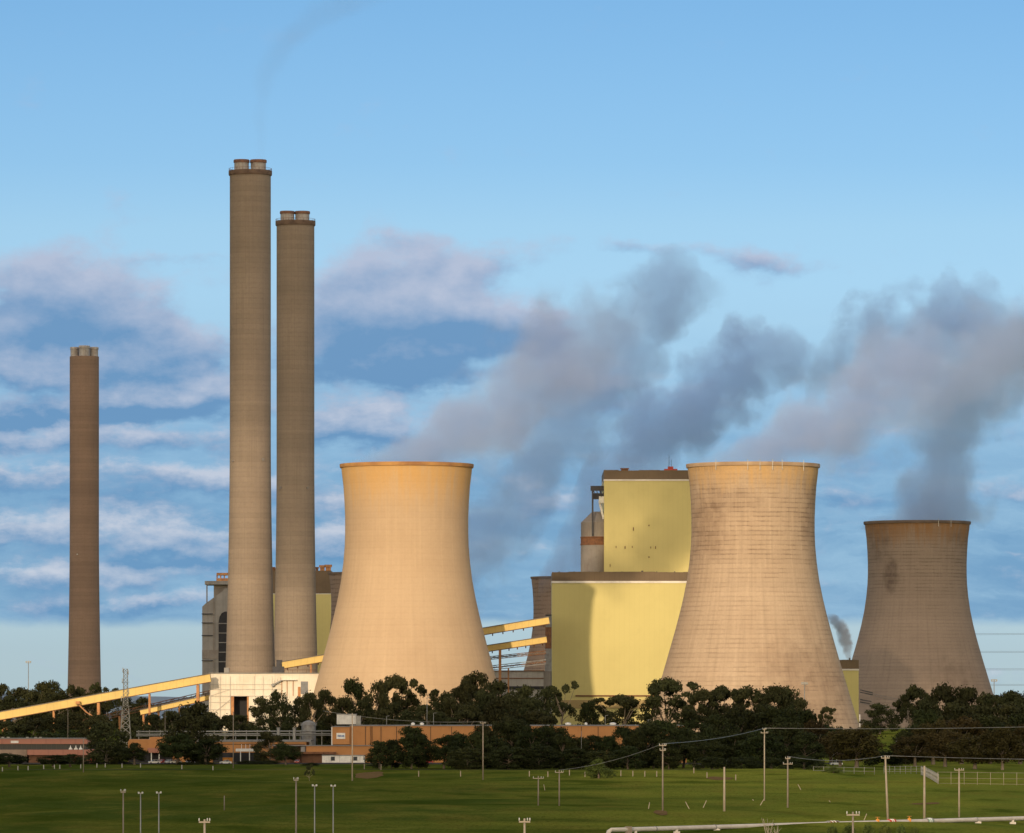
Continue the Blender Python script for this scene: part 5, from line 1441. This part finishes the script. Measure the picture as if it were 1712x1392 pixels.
plume('steam_plume', 'torn wisps of blue grey steam high above the dim brown tower', 'steam', 'x',
      [(1345, 655, 26.0, 0.3), (1385, 610, 57.2, 0.7), (1430, 575, 70.2, 0.9), (1490, 570, 72.8, 0.9), (1550, 565, 80.6, 1.0), (1620, 560, 80.6, 0.9), (1700, 570, 72.8, 0.8), (1770, 580, 52.0, 0.5)],
      4300, .024, (.50, .68, .98), 1.0, 1.0, 1.6, .42, GS)
plume('chimney_smoke', 'thin dark smoke trail curling right from the tallest chimney', 'smoke', 'z',
      [(434, 270, 10.8, 1), (434, 240, 13.5, 1), (434, 200, 16.2, 0.9), (438, 160, 20.2, 0.85), (450, 120, 27.0, 0.75), (470, 82, 36.5, 0.65), (505, 45, 48.6, 0.55), (560, 10, 64.8, 0.5), (640, -25, 81.0, 0.4)],
      2568, .013, (.5, .60, .76), 1.0, 1.0, .8, .9, None)
plume('steam_puff', 'small grey steam puff rising from the small yellow block', 'steam', 'z',
      [(1418, 1105, 4, 1), (1416, 1085, 9, 1), (1412, 1065, 13, 1), (1404, 1047, 14, .9), (1394, 1034, 12, .6), (1384, 1024, 5, .2)],
      3000, .30, (.45, .46, .52), 1.0, .8, .9, .6, None)


# ------------------------------------------------------------------ clouds overhead, out of the frame, that shade the land as the broken sky of the photograph does
def cloud(cx, cy, cz, rx, ry, rz, dens, seed, power=2.0, wob=.2):
    m = bpy.data.materials.new('cloud_vapour'); m.use_nodes = True
    m.node_tree.nodes.clear(); nb = NB(m.node_tree)
    out = nb.new('ShaderNodeOutputMaterial'); pv = nb.new('ShaderNodeVolumePrincipled')
    m.node_tree.links.new(pv.outputs[0], out.inputs['Volume'])
    pv.inputs['Color'].default_value = (.93, .93, .95, 1); pv.inputs['Density'].default_value = dens
    q = MB(); vs = []; a = 96; b_ = 32
    for j in range(b_ + 1):
        ph = math.pi * j / b_
        for i in range(a):
            th = 2 * math.pi * i / a
            d = Vector((math.sin(ph) * math.cos(th), math.sin(ph) * math.sin(th), math.cos(ph)))
            c, s_ = abs(math.cos(th)), abs(math.sin(th))
            k = (c ** power + s_ ** power) ** (-1 / power)
            w = 1 + wob * mnoise.noise(d * 2.1 + Vector((seed, 0, 0))) + wob * .5 * mnoise.noise(d * 5.0 + Vector((0, seed, 0)))
            vs.append((d.x * rx * w * k, d.y * ry * w * k, d.z * rz * w))
    q.add(vs, [(j * a + i, (j + 1) * a + i, (j + 1) * a + (i + 1) % a, j * a + (i + 1) % a) for j in range(b_) for i in range(a)], True)
    o = q.build('cloud', m); o.location = (cx, cy, cz)
    return tag(o, kind='structure')


def toward_sun(x, y, z, alt):
    k = (alt - z) / math.tan(R(SUN_EL))
    return x - k * math.sin(R(SUN_AZ)), y - k * math.cos(R(SUN_AZ))


def shade(x0, x1, y0, y1, z, alt, rz, dens, seed, power=2.0, wob=.2):
    """a cloud whose shadow covers x0..x1, y0..y1 at height z"""
    cx, cy = toward_sun((x0 + x1) / 2, (y0 + y1) / 2, z, alt)
    cloud(cx, cy, alt, (x1 - x0) / 2, (y1 - y0) / 2, rz, dens, seed, power, wob)


shade(-950, 850, 3085, 6400, 20, 700, 60, .0062, 3.0, 2.6, .12)      # over the far half: chimney tops, the last tower and what lies behind
shade(-420, 420, 1720, 2440, -9, 500, 15, .013, 8.0, 5.0, .03)       # over the trees and low buildings
shade(-420, 25, 300, 1850, -18, 560, 40, .009, 5.0, 2.4, .15)       # over the left of the field

# ------------------------------------------------------------------ world
wd = bpy.data.worlds.new('World'); SC.world = wd; wd.use_nodes = True
nt = wd.node_tree; nt.nodes.clear(); nb = NB(nt)
out = nb.new('ShaderNodeOutputWorld'); bg = nb.new('ShaderNodeBackground'); nt.links.new(bg.outputs[0], out.inputs[0])
sky = nb.new('ShaderNodeTexSky', sky_type='NISHITA'); sky.sun_disc = False
sky.sun_elevation = R(SUN_EL); sky.sun_rotation = R(180 + SUN_AZ); sky.altitude = 100; sky.air_density = 1.0; sky.dust_density = .6; sky.ozone_density = 1.5
STR = .1
bg.inputs[1].default_value = STR
gco = nb.new('ShaderNodeTexCoord').outputs['Generated']
dx, dy, dz = nb.sep(gco)
ay = nb.m('MAXIMUM', nb.m('ABSOLUTE', dy), .05)
U = nb.m('MULTIPLY', nb.m('DIVIDE', dx, ay), 9.5)      # the direction's bearing and height, in thousands of image pixels
V = nb.m('MULTIPLY', nb.m('DIVIDE', dz, ay), 9.5)
sky_lin = lambda r, g_, b_: tuple(((c / 255) / 12.92 if c / 255 <= .04045 else ((c / 255 + .055) / 1.055) ** 2.4) for c in (r, g_, b_))
GAIN = 2.5
Vn = nb.m('DIVIDE', nb.m('ADD', V, .1), 3.3); Vn.node.use_clamp = True
gp = lambda v: (v + .1) / 3.3
gains = [(-.1, (.88, 1.3, 2.45)), (.0, (.86, 1.27, 2.4)), (.105, (.72, 1.07, 2.1)), (.39, (.61, .92, 1.8)), (.65, (.71, .95, 1.52)), (.81, (.70, .94, 1.42)), (.92, (.60, .87, 1.36)), (1.19, (.51, .79, 1.24)), (2.0, (.7, .9, 1.1)), (3.0, (1, 1, 1))]
gr = nb.ramp(Vn, [(gp(v), tuple(c / GAIN for c in g_)) for v, g_ in gains])
base = nb.mix(1.0, sky.outputs[0], nb.vm('SCALE', gr, GAIN), 'MULTIPLY')
cw_ = lambda r, g_, b_: tuple(c / STR for c in sky_lin(r, g_, b_))
vec = nb.xyz(U, V, 0.0)
wn = nb.noise(nb.vm('MULTIPLY', vec, (5.0, 8.0, 1)), 1.0, 6, .6, True)
wx, wy, _ = nb.sep(nb.vm('SUBTRACT', wn, (.5, .5, .5)))
Uw = nb.m('ADD', U, nb.m('MULTIPLY', wx, .24)); Vw = nb.m('ADD', V, nb.m('MULTIPLY', wy, .085))
BLOBS = [(60, 455, 170, 45, 0.9), (130, 510, 140, 55, 1.2), (195, 560, 90, 38, 1.1), (40, 560, 120, 36, 0.8), (60, 625, 150, 34, 1.0), (215, 610, 80, 34, 0.9), (300, 590, 80, 44, 1.0), (310, 660, 120, 34, 1.0), (90, 680, 160, 24, 0.9), (60, 728, 150, 20.2, 0.8), (290, 738, 150, 20.2, 0.8), (30, 795, 120, 25.7, 1.0), (290, 802, 130, 27.0, 1.0), (500, 800, 90, 27.0, 0.8), (30, 890, 130, 27.0, 1.0), (310, 900, 140, 37.8, 1.05), (560, 905, 80, 35.1, 1.0), (560, 840, 80, 18.9, 0.6), (40, 970, 130, 24.3, 0.9), (270, 962, 150, 18.9, 0.7), (250, 1008, 110, 16.2, 0.8), (640, 455, 140, 40, 0.8), (770, 430, 100, 32, 0.8), (590, 530, 110, 55, 1.1), (700, 505, 100, 45, 1.0), (810, 540, 130, 36, 1.2), (680, 595, 170, 44, 1.2), (590, 690, 80, 42, 1.0), (650, 720, 60, 30, 0.8), (690, 400, 100, 20, 0.5), (1070, 415, 90, 17, 0.8), (1260, 432, 90, 22, 0.95), (920, 830, 80, 34, 0.8), (1420, 832, 110, 20, 0.7), (1690, 822, 90, 24, 0.8), (1692, 915, 30, 8, 0.8), (1610, 540, 140, 34, 0.7), (1450, 720, 170, 60, 0.5), (1000, 660, 160, 60, 0.5), (300, 440, 100, 12, 0.5), (880, 560, 60, 30, 0.8)]
DARK = [(170, 555, 120, 40), (60, 520, 120, 26), (80, 690, 170, 22), (250, 690, 140, 18), (640, 610, 190, 40), (850, 560, 90, 30), (560, 520, 60, 36), (120, 845, 260, 18), (300, 940, 260, 12), (690, 560, 120, 26), (100, 1020, 200, 14)]
Ds = None
for (u, v, ru, rv) in DARK:
    ui, wi = (u - U0) / 1000, (V0 - v) / 1000; ru /= 1000; rv /= 1000
    a = nb.m('MULTIPLY_ADD', Uw, 1 / ru, -ui / ru); b_ = nb.m('MULTIPLY_ADD', Vw, 1 / rv, -wi / rv)
    g_ = nb.m('POWER', .3679, nb.m('MULTIPLY_ADD', b_, b_, nb.m('MULTIPLY', a, a)))
    Ds = g_ if Ds is None else nb.m('ADD', Ds, g_)
Cs = None; Ls = None
for (u, v, ru, rv, am) in BLOBS:
    ui, wi = (u - U0) / 1000, (V0 - v) / 1000; ru /= 1000; rv /= 1000
    a = nb.m('MULTIPLY_ADD', Uw, 1 / ru, -ui / ru); b_ = nb.m('MULTIPLY_ADD', Vw, 1 / rv, -wi / rv)
    r2 = nb.m('MULTIPLY_ADD', b_, b_, nb.m('MULTIPLY', a, a))
    g_ = nb.m('MULTIPLY', nb.m('POWER', .3679, r2), am); l_ = nb.m('MULTIPLY', g_, b_)
    Cs = g_ if Cs is None else nb.m('ADD', Cs, g_); Ls = l_ if Ls is None else nb.m('ADD', Ls, l_)
fv = nb.vm('MULTIPLY', nb.xyz(U, V, 0.0), (6.5, 10.0, 1))
cl = lambda dx_, dy_: nb.noise(nb.vm('ADD', fv, (dx_, dy_, 0)), 1.0, 8, .60)
n1 = cl(0, 0); n2 = cl(-.10, .30)
sv = nb.vm('MULTIPLY', nb.xyz(Uw, Vw, 0.0), (2.6, 14.0, 1))
st = nb.noise(sv, 1.0, 7, .62); st2 = nb.noise(nb.vm('ADD', sv, (0, .38, 0)), 1.0, 7, .62)
band = nb.m('MULTIPLY', nb.rng(V, .150, .19), nb.rng(V, .72, .50))
Cst = nb.m('MULTIPLY', nb.m('MULTIPLY', nb.rng(st, .40, .66), band), nb.rng(U, .45, .1, .12, .80))
sm = lambda dx_, dy_: nb.noise(nb.vm('ADD', nb.vm('MULTIPLY', nb.xyz(U, V, 0.0), (11.0, 24.0, 1)), (dx_, dy_, 0)), 1.0, 6, .6)
n3 = sm(0, 0); n4 = sm(-.12, .34)
low = nb.rng(V, .70, .45)
dens = nb.m('ADD', nb.m('ADD', nb.m('MULTIPLY', nb.m('MINIMUM', Cs, 1.4), .75), nb.m('MULTIPLY', nb.m('SUBTRACT', n1, .5), 1.5)), nb.m('MULTIPLY', Cst, .36))
dens = nb.m('ADD', nb.m('ADD', dens, nb.m('MULTIPLY', Ds, .35)), nb.m('MULTIPLY', nb.m('MULTIPLY', nb.m('SUBTRACT', n3, .5), low), 1.3))
mask = nb.rng(dens, .12, .78)
relief = nb.m('ADD', nb.m('MULTIPLY', nb.m('SUBTRACT', n1, n2), 1.5), nb.m('MULTIPLY', nb.m('ADD', nb.m('MULTIPLY', nb.m('SUBTRACT', st, st2), .5), nb.m('MULTIPLY', nb.m('SUBTRACT', n3, n4), 1.2)), low))
lf = nb.m('ADD', nb.m('ADD', nb.rng(V, .66, .76, .47, .72), nb.m('DIVIDE', nb.m('MULTIPLY', Ls, 1.0), nb.m('ADD', Cs, .25))), relief)
lf = nb.rng(nb.m('SUBTRACT', lf, nb.m('MULTIPLY', nb.m('MULTIPLY', Ds, nb.m('ADD', .35, nb.m('MULTIPLY', n1, 1.3))), .34)), .0, 1.0, 0, 1, 'LINEAR')
lo = nb.mix(nb.rng(V, .2, .8), cw_(104, 150, 192), cw_(104, 146, 190))
hi = nb.mix(nb.rng(V, .2, .8), cw_(200, 208, 222), cw_(180, 190, 213))
ccol = nb.mix(lf, lo, hi)
# the far sheet of stratus whose straight underside stops above the horizon
edge = nb.m('ADD', V, nb.m('MULTIPLY', wy, .03))
sheet_ = nb.m('MULTIPLY', nb.rng(edge, .138, .162), nb.rng(edge, .75, .30))
scol = nb.mix(nb.rng(st, .35, .70), cw_(106, 154, 195), cw_(146, 186, 216))
c1 = nb.mix(nb.m('MULTIPLY', sheet_, .88), base, scol)
c2 = nb.mix(nb.m('MULTIPLY', mask, .92), c1, ccol)
hn = nb.noise(nb.vm('MULTIPLY', gco, (2.6, 2.6, 5.0)), 1.0, 6, .6)
hm = nb.m('MULTIPLY', nb.rng(hn, .42, .60), nb.m('MULTIPLY', nb.rng(dz, .02, .10), .9))
rest = nb.mix(hm, sky.outputs[0], nb.mix(nb.rng(dy, .3, -.6), (10.0, 10.0, 10.6), (25.0, 21.0, 16.0)))  # bright clouds added behind and overhead, out of view, to raise the ambient light
front = nb.m('MULTIPLY', nb.rng(dy, .35, .6), nb.rng(V, 3.2, 1.6))
fin = nb.mix(front, rest, c2)
nb.put(bg.inputs[0], fin)
wd.cycles.sampling_method = 'MANUAL'; wd.cycles.sample_map_resolution = 512

# ------------------------------------------------------------------ sun and camera
sl = bpy.data.lights.new('sun', 'SUN'); sl.energy = 3.0; sl.angle = R(.7); sl.color = (1.0, .77, .50)
so = bpy.data.objects.new('sun', sl); COL.objects.link(so)
sdir = Vector((-math.sin(R(SUN_AZ)) * math.cos(R(SUN_EL)), -math.cos(R(SUN_AZ)) * math.cos(R(SUN_EL)), math.sin(R(SUN_EL))))
so.rotation_euler = (-sdir).to_track_quat('-Z', 'Y').to_euler(); so.location = sdir * 3000
cd = bpy.data.cameras.new('camera'); co = bpy.data.objects.new('camera', cd); COL.objects.link(co); SC.camera = co
cd.sensor_width = 36; cd.lens = F * 36 / 1712; cd.shift_y = (V0 - 696) / 1712; cd.clip_start = 1; cd.clip_end = 40000
co.rotation_euler = (R(90), 0, 0)
vs_ = SC.view_settings; vs_.view_transform = 'Standard'; vs_.look = 'None'; vs_.exposure = 0; vs_.gamma = 1; vs_.use_curve_mapping = False
SC.render.engine = 'CYCLES'
cy = SC.cycles
cy.max_bounces = 5; cy.diffuse_bounces = 2; cy.glossy_bounces = 2; cy.transmission_bounces = 2; cy.volume_bounces = 3; cy.transparent_max_bounces = 8
cy.volume_max_steps = 256; cy.caustics_reflective = False; cy.caustics_refractive = False
cy.use_denoising = True
